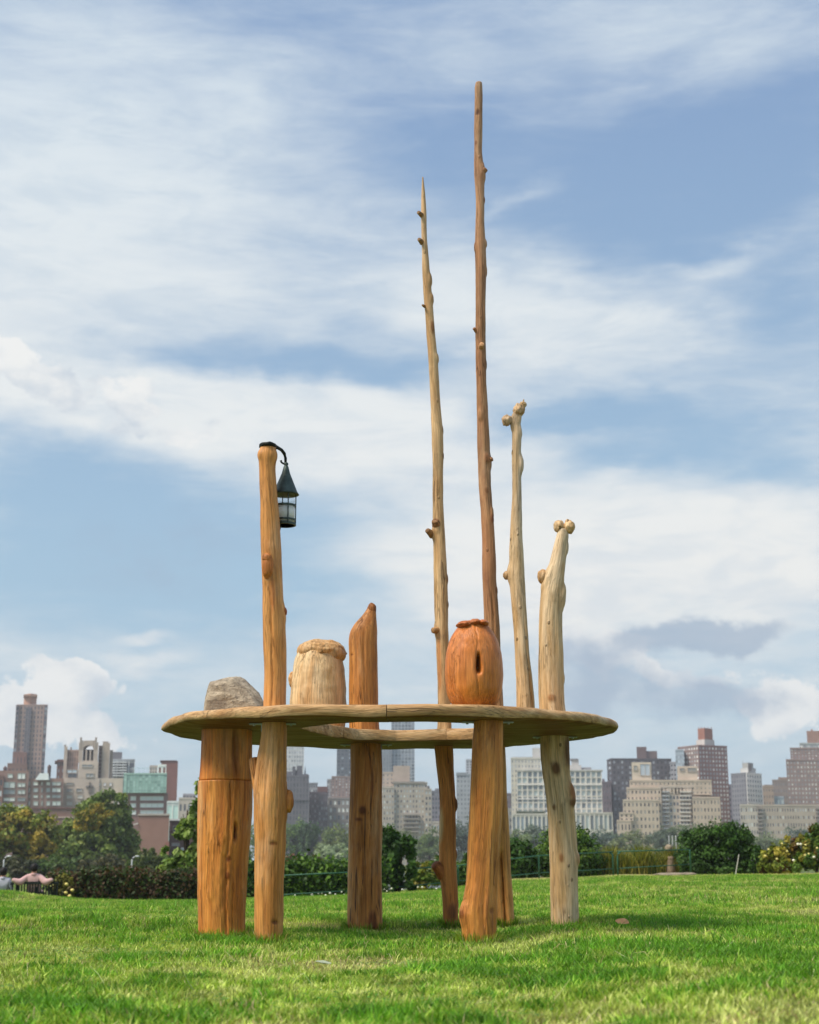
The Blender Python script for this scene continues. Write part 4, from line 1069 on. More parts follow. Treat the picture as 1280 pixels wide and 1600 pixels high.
# long uncut blades round the feet of the logs
r = np.random.default_rng(21); Vs = []; cs = []
for (px, Y, hw) in [(347, YA, 38), (420, YB, 24), (570, YC, 28), (704, YD, 13), (749, YE, 29), (790, YF, 14), (882, YH, 22)]:
    n = 520; c0 = at(px, 1450, Y); ra = hw * mpp(1450, Y)
    a = r.random(n) * 6.28; d = ra * (1.0 + np.abs(r.normal(size=n)) * .16) + .004
    x = c0.x + np.sin(a) * d; y = Y - np.cos(a) * d; h = r.uniform(.03, .095, n); wd = r.uniform(.0018, .0035, n)
    b_ = r.random(n) * 6.28; ou = r.uniform(-.1, .6, n) * h
    B0 = np.stack([x, y, gz(x, y) - .005], -1); Wv = np.stack([np.cos(b_) * wd, np.sin(b_) * wd, 0 * wd], -1); D = np.stack([np.sin(a) * ou + r.normal(size=n) * .01, -np.cos(a) * ou + r.normal(size=n) * .01, h], -1)
    M = B0 + D * [.3, .3, .6]; T_ = B0 + D
    Vs += [np.stack([B0 - Wv, B0 + Wv, M + Wv * .85], 1), np.stack([B0 - Wv, M + Wv * .85, M - Wv * .85], 1), np.stack([M - Wv * .85, M + Wv * .85, T_], 1)]
    c = np.array([lin(q) for q in ('#6a9426', '#86a834', '#a6b848', '#c0b07c')])[r.choice(4, n, p=[.35, .35, .18, .12])] * r.uniform(.6, 1.3, (n, 1)); cs += [c, c, c]
o = link('long_grass', polys('long_grass', np.concatenate(Vs), 3, np.concatenate(cs)), GRASS); tag(o, 'longer uncut grass round the feet of the logs', 'grass', kind='stuff')
# plantain and long straw stems lying in the grass
r = np.random.default_rng(12); b = MB()
for i in range(80):
    y = math.sqrt(r.uniform(16, 130)); x = r.uniform(-.3, .3) * y
    if i < 50: x, y = r.normal() * .75 - .1, 7.7 + r.normal() * .7
    a = r.random() * 6.28; L = r.uniform(.04, .13); z = zg(x, y)
    b.tube([(x, y, z + .012), (x + math.cos(a) * L * .5, y + math.sin(a) * L * .5, z + r.uniform(.03, .07)), (x + math.cos(a) * L, y + math.sin(a) * L, z + r.uniform(.015, .1))], [.0013, .0011, .0005], 4, tuple(x_ * r.uniform(.8, 1.15) for x_ in (1, 1, 1)))
o = b.build('straw', m_plain('#cfc08c', .8, .2, 0, .1, 5)); tag(o, 'dry straw stems lying across the lawn', 'straw', kind='stuff')


# fallen leaves
def fallen(name, label, px, py, Y, L, Wd, c, rz, tilt, lift):
    p = at(px, py, Y); z = zg(p.x, Y) + lift
    root_v = []; n_ = 12; f_ = []
    for i in range(n_ + 1):
        s_ = i / n_; wv = Wd * math.sin(math.pi * min(1, s_ * .97 + .02)) ** .8; cu = .25 * L * (s_ - .5) ** 2
        for j in (-1, -.5, 0, .5, 1):
            root_v.append(((s_ - .5) * L, j * wv, cu + abs(j) ** 1.5 * wv * .45 + .0006 * math.sin(i * 5 + j * 3)))
    for i in range(n_):
        for j in range(4): f_.append((i * 5 + j, i * 5 + j + 1, i * 5 + j + 6, i * 5 + j + 5))
    me = mesh(name, root_v, f_, True, (1, 1, 1)); o = link(name, me, m_plain(c, .8, .15, 0, .3, 30)); o.location = (p.x, Y, z); o.rotation_euler = (R(tilt), R(8), R(rz))
    so_ = o.modifiers.new('thickness', 'SOLIDIFY'); so_.thickness = .0012
    tag(o, label, 'leaf')


fallen('fallen_leaf', 'curled brown dry leaf lying on the grass right of the pale leg', 973, 1450, 11.0, .115, .034, '#b08a66', -38, 32, .05)
fallen('fallen_leaf', 'pale grey green leaf lying in the straw patch in front of the sculpture', 506, 1512, 7.6, .085, .02, '#a8b096', 12, 14, .03)

# ---- green railing
RAIL = m_plain('#2c5a44', .5, .4, .2, .2, 8)
rail = empty('green_railing', (at(800, 1370, 49).x, 49, zg(at(800, 1370, 49).x, 49)), 0, 'dark green metal railing with two rails running behind the sculpture', 'railing')
RP = [(440, 1368, 1398, 44.4), (590, 1361, 1389, 45.5), (715, 1352.5, 1377, 46.6), (842, 1337, 1364, 47.6), (958, 1331, 1357.5, 48.3)]
RP2 = [(964, 1330.5, 1357, 48.3), (1078, 1327.5, 1350.5, 49)]
for pts in (RP, RP2):
    for which in (1, 2):
        b = MB(); q = [at(p[0], p[which], p[3]) for p in pts]
        b.tube(q, .019 if which == 1 else .015, 8); b.build('rail', RAIL, rail, True)
for (px, pt, pb, Y, bend) in [(590, 1361, 1389, 45.5, 0), (716, 1352.5, 1377, 46.6, 0), (842, 1337, 1364, 47.6, 0), (957.5, 1332, 1357.5, 48.3, 1), (964.5, 1331.5, 1357, 48.3, -1), (1078, 1327.5, 1350.5, 49, 0)]:
    p = at(px, pt, Y); b = MB(); q = [(p.x, Y, zg(p.x, Y) - .1), (p.x, Y, p.z - .12), (p.x - .02 * bend, Y, p.z - .05), (p.x - .1 * bend, Y, p.z)]
    b.tube(q, .028, 8); b.build('post', RAIL, rail, True)

# metal stake in front of the clipped bush
p = at(1150, 1340, 46.5); zgp = zg(p.x, 46.5)
b = MB(); b.tube([(p.x - .05, 46.5, zgp - .05), (p.x + .1, 46.5, p.z + .1)], [.018, .014], 6)
o = b.build('garden_stake', m_plain('#b9b7aa', .5, .4, .3, .1, 9)); tag(o, 'thin pale stake leaning in front of the clipped bush', 'stake')
# stone marker by the clipped bush
sx = at(1048, 1340, 50.8).x; zz = zg(sx, 50.8)
sm_ = empty('stone_figure', (sx, 50.8, zz), 0, 'weathered stone post with a rounded head beside the clipped bush', 'stone post')
STONE = m_plain('#84786a', .9, .15, 0, .3, 7)
b = MB(); b.lathe((sx, 50.8, zz - .1), [(0, 0), (.17, 0), (.15, .3), (.11, .6), (.12, .66), (.07, .7), (0, .7)], 10, (1, .92, .85)); b.build('shaft', STONE, sm_, True)
p = at(1045, 1325, 50.8); blob('head', sm_, (p.x, 50.8, p.z), (.13, .13, .12), STONE, 3, .15, 2, (1.35, 1.35, 1.25), 3)
p = at(1050, 1311, 52.4)
b = MB()
for i in range(3): b.tube([(p.x - .12 + i * .12, 52.4, zg(p.x, 52.4) - .1), (p.x - .1 + i * .12, 52.4, p.z + .12)], [.02, .018], 6)
o = b.build('white_pipes', m_plain('#c2c4c0', .6, .3, 0, .1, 6)); tag(o, 'three thin pale pipes standing behind the stone post', 'pipes')
# flat stones at the foot of the tall grass
for i, (px, wd) in enumerate([(1040, .35), (1060, .5), (1074, .3)]):
    x = at(px, 1366, 47.8).x; o = blob('flat_stone', None, (x, 47.8, zg(x, 47.8) + .03), (wd, .25, .07), STONE, i * 3.3, .2, 1.5, (1.1, 1.12, 1.05), 3)
    tag(o, ['small flat pale stone on the lawn edge below the stone post', 'widest flat pale stone on the lawn edge, middle of three', 'flat pale stone touching the clipped bush'][i], 'stone', 'flat stones on the lawn edge')

# ---- benches and the people on them
BENCH = m_plain('#1c241f', .6, .3, .2, .2, 8)


def bench(label, px0, px1, ptop, Y):
    a, c = at(px0, ptop, Y), at(px1, ptop, Y); z0 = zg((a.x + c.x) / 2, Y); top = a.z
    ro = empty('park_bench', ((a.x + c.x) / 2, Y, z0), 0, label, 'bench', 'park benches facing the river')
    b = MB(); b.box(a.x, c.x, Y - .03, Y + .03, top - .07, top); b.build('top_rail', BENCH, ro)
    b = MB(); b.box(a.x, c.x, Y - .02, Y + .03, top - .5, top - .44); b.build('lower_rail', BENCH, ro)
    n = int((c.x - a.x) / .075); me = None
    for i in range(n):
        x = a.x + (i + .5) * (c.x - a.x) / n
        if me is None:
            b = MB(); b.box(-.014, .014, -.012, .014, top - .44, top - .0715); o = b.build('slat', BENCH, ro); me = o.data
        else: o = link('slat', me, None, ro)
        o.location = (x, Y, 0)
    for i in range(4):
        b = MB(); yy = Y + .08 + i * .12; b.box(a.x, c.x, yy, yy + .1, top - .46, top - .425); b.build('seat_slat', BENCH, ro)
    for x in (a.x + .06, (a.x + c.x) / 2, c.x - .06):
        b = MB(); b.box(x - .03, x + .03, Y + .031, Y + .075, z0 - .3, top - .08); b.box(x - .03, x + .03, Y + .5, Y + .55, z0 - .3, top - .461); b.box(x - .03, x + .03, Y + .075, Y + .5, top - .52, top - .47); b.build('leg', BENCH, ro)
    return ro, top


b1, top1 = bench('dark slatted park bench under the person in pink, at the left edge', 24, 92, 1377.5, 42.4)
b2, top2 = bench('dark slatted park bench cut by the left edge of the picture', -50, 22, 1378.5, 42.6)


def person(label, px, Y, top, arms, coat, hair, spread, headpx):
    """seated figure seen from behind; one skinned surface, hair as a child"""
    x = at(px, 1380, Y).x; seat = top - .40; hz = at(640, headpx, Y).z
    ro = empty('person', (x, Y + .3, seat), 0, label, 'person', 'people seated on the benches')
    sh = min(hz - .34, seat + .62)
    J = {'pel': (0, .22, seat + .1, .16), 'spine': (0, .17, seat + .3, .15), 'chest': (0, .13, sh - .1, .19), 'neck': (0, .12, sh + .08, .06), 'h1': (0, .11, hz - .16, .085), 'h2': (0, .11, hz - .06, .09)}
    E = [('pel', 'spine'), ('spine', 'chest'), ('chest', 'neck'), ('neck', 'h1'), ('h1', 'h2')]
    for s, sp in ((-1, spread[0]), (1, spread[1])):
        t_ = 'l' if s < 0 else 'r'
        J['s' + t_] = (s * .17, .12, sh - .01, .085)
        if sp:
            J['e' + t_] = (s * .36, .04, sh - .17, .115); J['w' + t_] = (s * .53, -.02, top + .05, .06); J['k' + t_] = (s * .58, -.02, top + .04, .04)
        else:
            J['e' + t_] = (s * .25, .16, sh - .28, .06); J['w' + t_] = (s * .16, .38, sh - .36, .045); J['k' + t_] = (s * .12, .45, sh - .36, .035)
        J['hip' + t_] = (s * .1, .28, seat + .09, .1); J['kn' + t_] = (s * .12, .66, seat + .1, .075); J['an' + t_] = (s * .12, .68, seat - .33, .05); J['ft' + t_] = (s * .12, .82, seat - .38, .045)
        E += [('chest', 's' + t_), ('s' + t_, 'e' + t_), ('e' + t_, 'w' + t_), ('w' + t_, 'k' + t_), ('pel', 'hip' + t_), ('hip' + t_, 'kn' + t_), ('kn' + t_, 'an' + t_), ('an' + t_, 'ft' + t_)]
    names = list(J); me = bpy.data.meshes.new('body'); me.from_pydata([(x + J[n_][0], Y + J[n_][1], J[n_][2]) for n_ in names], [(names.index(a), names.index(c)) for a, c in E], [])
    m, t, out = mat_new('figure'); g = t.n.new('ShaderNodeTexCoord').outputs['Object']; sp = t.n.new('ShaderNodeSeparateXYZ'); t.l.new(g, sp.inputs[0])
    col = t.mix(t.mapr(sp.outputs[2], seat + .1, seat + .14), lin('#26303f') + (1,), lin(coat) + (1,))
    col = t.mix(t.mapr(sp.outputs[2], sh + .07, sh + .1), col, lin('#b98a6c') + (1,))
    n1 = t.noise(g, 9, 4, .6); bsdf(t, out, col, .8, .2, 0, n1, .02, .6)
    o = link('body', me, m, ro); sk = o.modifiers.new('skin', 'SKIN'); sk.use_smooth_shade = True
    for i, n_ in enumerate(names):
        v = me.skin_vertices[0].data[i]; v.radius = (J[n_][3], J[n_][3]); v.use_root = (n_ == 'pel')
    o.modifiers.new('smooth', 'SUBSURF').render_levels = 2
    blob('hair', ro, (x, Y + .10, hz - .1), (.105, .115, .125), m_plain(hair, .6, .3, 0, .2, 20), 2, .08, 2, (1, 1, 1), 3)
    blob('collar', ro, (x, Y + .12, sh + .055), (.1, .1, .06), m_plain(coat, .85, .1, 0, .12, 9), 3, .1, 2, (.92, .9, .9), 3)
    return ro


person('person seen from behind in a pale pink jacket, arms spread along the bench back', 51, 42.35, top1, True, '#c9a3a0', '#17110f', (1, 1), 1350)
person('person with dark hair in a pale top at the left edge of the picture', 3, 42.5, top2, False, '#b9b9c4', '#17110f', (0, 0), 1356)
# ------------------------------------------------------------------ far shore: buildings
def br_(c, k=1.22):
    c = c.lstrip('#'); return '#' + ''.join('%02x' % min(255, int(int(c[i:i + 2], 16) * k)) for i in (0, 2, 4))


def soft_(c, k=.16):
    v = [int(c.lstrip('#')[i:i + 2], 16) for i in (0, 2, 4)]; m_ = sum(v) / 3
    return '#' + ''.join('%02x' % int(q + (m_ - q) * k) for q in v)


def pal_mat(c): return m_plain(soft_(br_(c, 1.12)), .85, .15, 0, .12, .25)


WINM = None


def win_mat():
    global WINM
    if WINM is None:
        m, t, out = mat_new('window_glass'); bsdf(t, out, t.attr('tint'), .25, .5); WINM = m
    return WINM


DARKW = ['#3a3f48', '#4a4f58', '#2e3238', '#5a6068', '#7d838a']
MIXW = ['#4a4f58', '#5a6068', '#8d9499', '#a9b0b4', '#3a3f48', '#c4cac8']
BRIGHT = ['#b9c0c0', '#ccd2ce', '#8d959a', '#dde0da', '#6a7078']


class Bld:
    def __init__(s, name, label, Y, px, group='buildings across the river'):
        x = at(px, 1345, Y).x
        s.Y = Y; s.kr = (1.05, 1.6); s.root = empty(name, (x, Y, -1.7), 0, label, 'building', group); s.walls = {}; s.win = MB(); s.r = random.Random(hash(label) % 9999 if False else sum(map(ord, label)))

    def P(s, px, dY=0, py=1235):
        p = at(px, py, s.Y + dY); return (p.x, s.Y + dY)

    def Z(s, py, dY=0): return at(640, py, s.Y + dY).z

    def W(s, c): return s.walls.setdefault(c, MB())

    def facade(s, p, q, z0, z1, nc, nr, fw, fh, c, pal, rec=.22, top=.4, trim=None):
        dx, dy = q[0] - p[0], q[1] - p[1]; L = math.hypot(dx, dy); n = (dy / L, -dx / L)
        if n[0] * (p[0] + q[0]) / 2 + n[1] * (p[1] + q[1]) / 2 > 0: n = (-n[0], -n[1])
        W = s.W(c); WT = s.W(trim or c)
        lerp = lambda t_: (p[0] + dx * t_, p[1] + dy * t_)
        cw = 1.0 / nc; rh = (z1 - z0 - top) / nr
        for i in range(nc + 1):
            a = max(0, i * cw - cw * (1 - fw) / 2); b = min(1, i * cw + cw * (1 - fw) / 2)
            WT.slab(lerp(a), lerp(b), n, z0, z1 - top, .0, rec)
        for j in range(nr + 1):
            a = z0 + j * rh - rh * (1 - fh) / 2; b = a + rh * (1 - fh)
            W.slab(lerp(.001), lerp(.999), n, max(z0 + .01, a), min(z1 - top - .01, b), .0, rec - .06)
        W.slab(p, q, n, z1 - top, z1 + .25, -.1, rec + .12)
        for i in range(nc):
            for j in range(nr):
                t0, t1 = lerp(i * cw), lerp((i + 1) * cw); za = z0 + j * rh; col = lin(s.r.choice(pal)); k = s.r.uniform(*s.kr)
                o = (n[0] * .07, n[1] * .07)
                s.win.quad((t0[0] + o[0], t0[1] + o[1], za), (t1[0] + o[0], t1[1] + o[1], za), (t1[0] + o[0], t1[1] + o[1], za + rh), (t0[0] + o[0], t0[1] + o[1], za + rh), tuple(v * k for v in col))

    def vol(s, x0, x1, pt, c, pb=None, nc=0, nr=0, fw=.5, fh=.5, pal=DARKW, dY=0, dep=18, trim=None, top=.5, rec=.22):
        """box volume whose front fills x0..x1 (pixels) up to row pt"""
        py = (pt + (pb or 1290)) / 2; p, q = s.P(x0, dY, py), s.P(x1, dY, py); z1 = s.Z(pt, dY); z0 = -1.8 if pb is None else s.Z(pb, dY)
        mx, my = (p[0] + q[0]) / 2, p[1]; k = math.hypot(mx, my); ux, uy = mx / k * dep, my / k * dep   # seen square on
        s.W(c).prism([p, q, (q[0] + ux, q[1] + uy), (p[0] + ux, p[1] + uy)], z0, z1)
        if nc: s.facade(p, q, z0, z1, nc, nr, fw, fh, c, pal, rec, top, trim)

    def corner(s, xa, xb, xc, pt, c, nl, nr_, rows, da=12, dc=12, fw=.5, fh=.5, pal=DARKW, cl=None, pb=None, trim=None, fwl=None, dY=0):
        """volume with an edge towards the viewer: left face xa-xb, right face xb-xc"""
        py = (pt + (pb or 1290)) / 2; A, B, C = s.P(xa, dY + da, py), s.P(xb, dY, py), s.P(xc, dY + dc, py); z1 = s.Z(pt, dY); z0 = -1.8 if pb is None else s.Z(pb, dY)
        D = (A[0] + C[0] - B[0], A[1] + C[1] - B[1])
        s.W(c).prism([A, B, C, D], z0, z1)
        if nl: s.facade(A, B, z0, z1, nl, rows, fwl or fw, fh, cl or c, pal, trim=None)
        if nr_: s.facade(B, C, z0, z1, nr_, rows, fw, fh, c, pal, trim=trim)

    def window(s, x0, x1, pt, pb, frame='#8a8580', pane='#b9c0bf', dY=0, name='window'):
        p, q = s.P(x0, dY, (pt + pb) / 2), s.P(x1, dY, (pt + pb) / 2); z0, z1 = s.Z(pb, dY), s.Z(pt, dY); y = p[1]; f = .18
        b = MB(); b.box(p[0], q[0], y - .30, y - .02, z0, z0 + f); b.box(p[0], q[0], y - .30, y - .02, z1 - f, z1); b.box(p[0], p[0] + f, y - .29, y - .02, z0 + f, z1 - f); b.box(q[0] - f, q[0], y - .29, y - .02, z0 + f, z1 - f)
        n = max(1, round((q[0] - p[0]) / 2.2))
        for i in range(1, n):
            x = p[0] + (q[0] - p[0]) * i / n; b.box(x - .07, x + .07, y - .28, y - .02, z0 + f, z1 - f)
        o = b.build(name, pal_mat(frame), s.root)
        b = MB(); b.quad((p[0] + f, y - .1, z0 + f), (q[0] - f, y - .1, z0 + f), (q[0] - f, y - .1, z1 - f), (p[0] + f, y - .1, z1 - f), tuple(min(.9, v * 1.35) for v in lin(pane))); b.build('pane', win_mat(), o)

    def done(s):
        for c, b in s.walls.items():
            o = b.build('wall', pal_mat(c), s.root)
        if s.win.v:
            o = s.win.build('windows', win_mat(), s.root); o['kind'] = 'stuff'
        return s.root


# --- left cluster
B = Bld('apartment_tower', 'tall pinkish brown brick tower with a narrow crown, far left', 860, 45)
B.vol(20.5, 69, 1101.5, '#9a7f76', None, 9, 34, .42, .6, ['#5a5a62', '#6a6468', '#4c4c55'], 0, 20)
B.vol(19.8, 24.5, 1102.5, '#6d6266', None, 1, 34, .8, .6, DARKW, -1.2, 3); B.vol(64.6, 69.6, 1102.5, '#6d6266', None, 1, 34, .8, .6, DARKW, -1.2, 3)
B.vol(38, 46.5, 1106, '#70686c', 1200, 2, 30, .7, .7, ['#4a4c55', '#5a5c66'], -1.4, 3)
B.corner(37.5, 48, 57.5, 1083.5, '#a9806c', 0, 0, 1, 5, 5, pb=1101.4, dY=3); B.vol(37, 58.5, 1085.5, '#937262', 1088, dY=1.5, dep=12)
B.vol(17, 39, 1176, '#7d5a50', None, 4, 8, .3, .5, DARKW, -4, 10); B.vol(9, 40, 1193, '#7a5a4f', None, 5, 6, .3, .5, DARKW, -7, 8)
B.done()
B = Bld('brick_apartment_block', 'wide brown brick block with big pale windows below the pinkish tower', 620, 50)
c = '#86695e'
B.vol(-25, 43, 1204, c, None, 0, 0, dep=25); B.vol(43, 98, 1216, c, None, 0, 0, dY=1.2, dep=24)
B.vol(-25, 4, 1212, '#77594f', None, 4, 8, .45, .5, MIXW, -1.5, 4)
for (x0, x1, rows) in [(5.5, 24, [(1221.5, 1231.5), (1233.5, 1241), (1246, 1252), (1257, 1264.5), (1270, 1277)]), (27.5, 40, [(1208, 1217.5), (1223, 1230), (1234, 1241), (1246, 1252), (1257, 1264)]), (12, 20.5, [(1209, 1216)])]:
    for i, (a, b_) in enumerate(rows): B.window(x0, x1, a, b_, '#8f8a82', ['#c2c9c4', '#b3bab6', '#7f888c', '#d2d7d0'][(i + int(x0)) % 4])
for (x0, x1) in [(45, 47.3), (52, 60), (64.3, 67.3), (72.3, 79), (81.3, 95.5)]:
    for i, (a, b_) in enumerate([(1221.5, 1227.5), (1231, 1238), (1242, 1247), (1251.5, 1259)]): B.window(x0, x1, a, b_, '#8f8a82', ['#d2d7d0', '#b3bab6', '#c8cec8', '#9aa2a3'][(i * 3 + int(x0)) % 4], 1.2)
p, q = B.P(56, -.5), B.P(77, -.5); zA, zB = B.Z(1219), B.Z(1208)
b = MB(); b.add([(p[0], p[1] - 2, zA), (q[0], p[1] - 2, zA), (q[0] - 1, p[1] + 1, zB), (p[0] + 1, p[1] + 1, zB), (p[0], p[1] + 1.6, zA), (q[0], p[1] + 1.6, zA)], [(0, 1, 2, 3), (0, 3, 4), (1, 5, 2), (3, 2, 5, 4)]); b.build('greenhouse_roof', pal_mat('#9aa39f'), B.root)
for (x, pt) in [(75.3, 1194), (6, 1196), (12, 1199)]:
    p = B.P(x, 2); z = B.Z(pt); b = MB(); b.lathe((p[0], p[1], 0), [(0, B.Z(1217)), (.75, B.Z(1217)), (.75, z - 1.3), (.95, z - 1.2), (.5, z - .4), (0, z)], 8); b.build('roof_turret', pal_mat('#5d4a46'), B.root)
B.done()
B = Bld('dark_brick_tower', 'dark brown brick block between the wide brick block and arched building', 700, 93)
B.vol(87, 106, 1187.5, '#6b4c46', None, 3, 16, .35, .5, DARKW); B.vol(85.8, 106, 1190.5, '#6b4c46', 1188.5, dY=-1, dep=18); B.done()

B = Bld('arched_building', 'cream stone building with an open arched crown above the green tree', 640, 135)
c = '#b3a595'; ct = '#a89a8b'
B.vol(98, 154, 1216, c, None, 0, 0, dep=22); B.vol(154, 191, 1216, '#b5a896', None, 0, 0, dY=.6, dep=20)
B.vol(99.5, 104.5, 1166.5, ct, 1216.2, dY=.5, dep=5); B.vol(100.6, 103.6, 1163.5, '#857a70', 1166.6, dY=1, dep=3)
B.vol(104.6, 122.5, 1172.5, '#a3897c', 1216.2, 5, 5, .4, .8, ['#75605a', '#6a5852'], dY=3, dep=12); B.vol(110, 112.5, 1167.5, '#857a70', 1172.6, dY=5, dep=2)
B.vol(104.6, 122.5, 1202, c, 1216.2, dY=.6, dep=2.2); B.window(105, 121, 1202.5, 1208, '#9a9088', '#b9c6ca', .6); B.window(106, 121, 1208.6, 1215.4, '#8a8078', '#4c5258', .6)
B.vol(123, 153.5, 1190, c, 1216.2, 0, 0, dY=0, dep=16)
for (xa, xb) in [(123, 129.8), (146.2, 153.5)]: B.vol(xa, xb, 1160, ct, 1190.2, dY=.3, dep=8)
for (xa, xb) in [(133.6, 136), (140, 142.4)]: B.vol(xa, xb, 1172, ct, 1190.2, dY=.6, dep=3)
B.vol(129.8, 146.2, 1171.2, '#5a4d48', 1190.2, dY=5, dep=6); B.vol(129.6, 146.4, 1188.4, ct, 1190.2, dY=.5, dep=4.4)
# arch with the sky behind
p0, p1 = B.P(125, .4, 1170), B.P(151.5, .4, 1170); xm, y = (p0[0] + p1[0]) / 2, p0[1]; Wb = B.W(ct); zt_, zs = B.Z(1157), B.Z(1171.2); ra = (B.P(146.2, 0, 1170)[0] - B.P(129.8, 0, 1170)[0]) / 2; ry = B.Z(1164.2) - zs
N = 12; pr = [(xm - ra * math.cos(math.pi * i / N), zs + ry * math.sin(math.pi * i / N)) for i in range(N + 1)]
for i in range(N):
    a, b_ = pr[i], pr[i + 1]
    Wb.add([(a[0], y, a[1]), (b_[0], y, b_[1]), (b_[0], y, zt_), (a[0], y, zt_), (a[0], y + 5, a[1]), (b_[0], y + 5, b_[1]), (b_[0], y + 5, zt_), (a[0], y + 5, zt_)], [(0, 1, 2, 3), (7, 6, 5, 4), (4, 5, 1, 0), (3, 2, 6, 7)])
B.vol(126, 129.8, 1157, ct, 1171, dY=.4, dep=5); B.vol(146.2, 150.5, 1157, ct, 1171, dY=.4, dep=5)
for (xa, xb) in [(124.9, 128), (148.6, 151.4)]: B.vol(xa, xb, 1152, '#94877b', 1171, dY=.2, dep=3)
B.vol(153.6, 160, 1166, '#8f7d72', 1216.2, 1, 8, .5, .7, ['#6a5852'], dY=4, dep=10); B.vol(159.5, 171, 1160.5, '#a29484', 1216.2, dY=2, dep=12); B.vol(161, 169.5, 1158.5, '#8d8074', 1161, dY=3, dep=8)
B.vol(171, 176, 1172, '#9a8d80', 1216.2, dY=4, dep=10)
for (x0, x1, a, b_) in [(103, 115, 1222.5, 1227), (104, 114, 1231.5, 1238), (119, 129, 1231.5, 1238), (104, 114, 1242, 1248), (121, 130, 1242, 1248), (104, 114, 1252, 1259), (119, 128, 1252, 1259), (134, 147, 1208, 1215), (128, 145, 1194, 1199)]: B.window(x0, x1, a, b_, '#b5a998', '#8d8f8e' if b_ < 1240 else '#c2c4bd')
for x in (155.5, 164, 173): B.window(x - 2.6, x + 2.6, 1222.5, 1228.5, '#a89c8c', '#dfe2dc', .6)
for (xa, xb, pt, pb) in [(138.8, 141.4, 1222, 1240), (134.5, 146, 1227.5, 1231), (142.5, 144.5, 1229, 1238)]: B.vol(xa, xb, pt, '#77706a', pb, dY=-.5, dep=.48)
B.vol(176, 191, 1240, c, None, 3, 3, .5, .5, BRIGHT, dY=-.4, dep=1)
B.done()
B = Bld('balcony_block', 'grey block with rows of white balconies beside the arched building', 690, 190)
B.vol(173, 191, 1175, '#6d6c70', 1187, dY=4, dep=12); B.vol(172, 209, 1187, '#8d8f92', None, 4, 11, .8, .5, ['#4c5058', '#5d6168'], trim='#b3b6b5')
for j in range(6): B.vol(176, 198, 1190 + j * 4.2, '#c4c7c5', 1191.8 + j * 4.2, dY=-2, dep=1.6)
B.done()
B = Bld('green_glass_building', 'brick building with a large green glass box on top', 560, 228)
B.kr = (1.2, 1.32)
B.vol(199, 262, 1238.5, '#7f5f58', None, 0, 0, dep=20)
B.vol(193, 260.5, 1209, '#8fb0a3', 1238.6, 14, 6, .9, .86, ['#86a79b', '#95b5a9', '#7b9b90', '#a0bdb2', '#8eafa3'], dY=-3, dep=18, trim='#86a398', top=.3, rec=.2)
B.corner(193, 199, 200, 1209.5, '#8aa39b', 0, 0, 1, 8, .3, pb=1238.4, dY=-3.3)
for i, (a, b_) in enumerate([(1244, 1251), (1255, 1262), (1266, 1273)]):
    B.window(219, 256, a, b_, '#b9b6b0', ['#b9c4c4', '#c9d0cd', '#b3bcbc'][i]); B.window(204, 213, a, b_, '#b9b6b0', '#c4cbc8')
B.vol(234, 246, 1197, '#a3948a', 1209.5, 3, 2, .4, .6, DARKW, dY=4, dep=8); B.vol(247, 260, 1195.5, '#cfcdc6', 1209.5, 2, 1, .6, .7, ['#7a5a52'], dY=3, dep=8)
b = MB()
for x in (209, 216, 223, 230): p = B.P(x, 2); b.tube([(p[0], p[1], B.Z(1209)), (p[0], p[1], B.Z(1199))], .09, 5)
p, q = B.P(206, 2), B.P(232, 2); b.tube([(p[0], p[1], B.Z(1199.5)), (q[0], q[1], B.Z(1199.5))], .09, 5); b.build('roof_rail', pal_mat('#9fb0b4'), B.root)
B.done()
B = Bld('brick_slab', 'plain red brown brick slab behind the green glass box', 600, 263); B.vol(250.5, 276.5, 1189, '#7f564f', None, dep=10); B.vol(250.5, 276.5, 1188, '#6b4a45', 1189.3, dY=-.3, dep=10.6); B.done()
B = Bld('white_glass_block', 'low white framed glass block right of the green glass building', 530, 269); B.vol(260.5, 279, 1252.5, '#c4cac6', None, 2, 3, .82, .75, ['#9fb9b3', '#b3ccc4'], trim='#d2d5cf'); B.done()
B = Bld('pale_block', 'pale low apartment block just left of the thick orange leg', 640, 296); B.vol(279, 312, 1247, '#b3a99c', None, 5, 4, .5, .4, MIXW); B.vol(286, 306, 1241, '#8d8d94', 1247.5, 4, 1, .6, .6, DARKW, dY=4); B.done()
B = Bld('long_brick_wall_building', 'long low brick building behind the treetops at the left', 480, 85); B.vol(44, 132, 1262.5, '#7d5f56', None, dep=14); B.vol(44, 132, 1276.3, '#b09a8c', 1278, dY=-.3, dep=.28); B.vol(44, 132, 1261.6, '#75524a', 1263.3, dY=-.4, dep=1); B.done()
B = Bld('brick_cube_building', 'blank windowless brick cube building beside the big green tree', 300, 240)
B.vol(216.5, 264.5, 1274, '#8d6a5e', None, dep=9); B.vol(215.5, 265.5, 1271.5, '#a3988f', 1274.2, dY=-.2, dep=9.4)
for py in (1287, 1307, 1327, 1347):
    b = MB(); p = B.P(215, 1); b.add([(p[0] - .75, p[1] - 1, B.Z(py + 2)), (p[0] + .6, p[1] - 1.4, B.Z(py - 1)), (p[0] + .6, p[1] + 1, B.Z(py - 1)), (p[0] - .75, p[1] + 1, B.Z(py + 2)), (p[0] - .75, p[1] - 1, B.Z(py + 3)), (p[0] + .6, p[1] - 1.4, B.Z(py))], [(0, 1, 2, 3), (0, 4, 5, 1)]); b.build('awning', pal_mat('#c8c8c4'), B.root)
B.vol(258, 264, 1316, '#8a5a4e', 1345, dY=-.15, dep=.14)
B.done()
B = Bld('dark_brick_house', 'dark brick building with a white roof edge right of the brick cube', 310, 285)
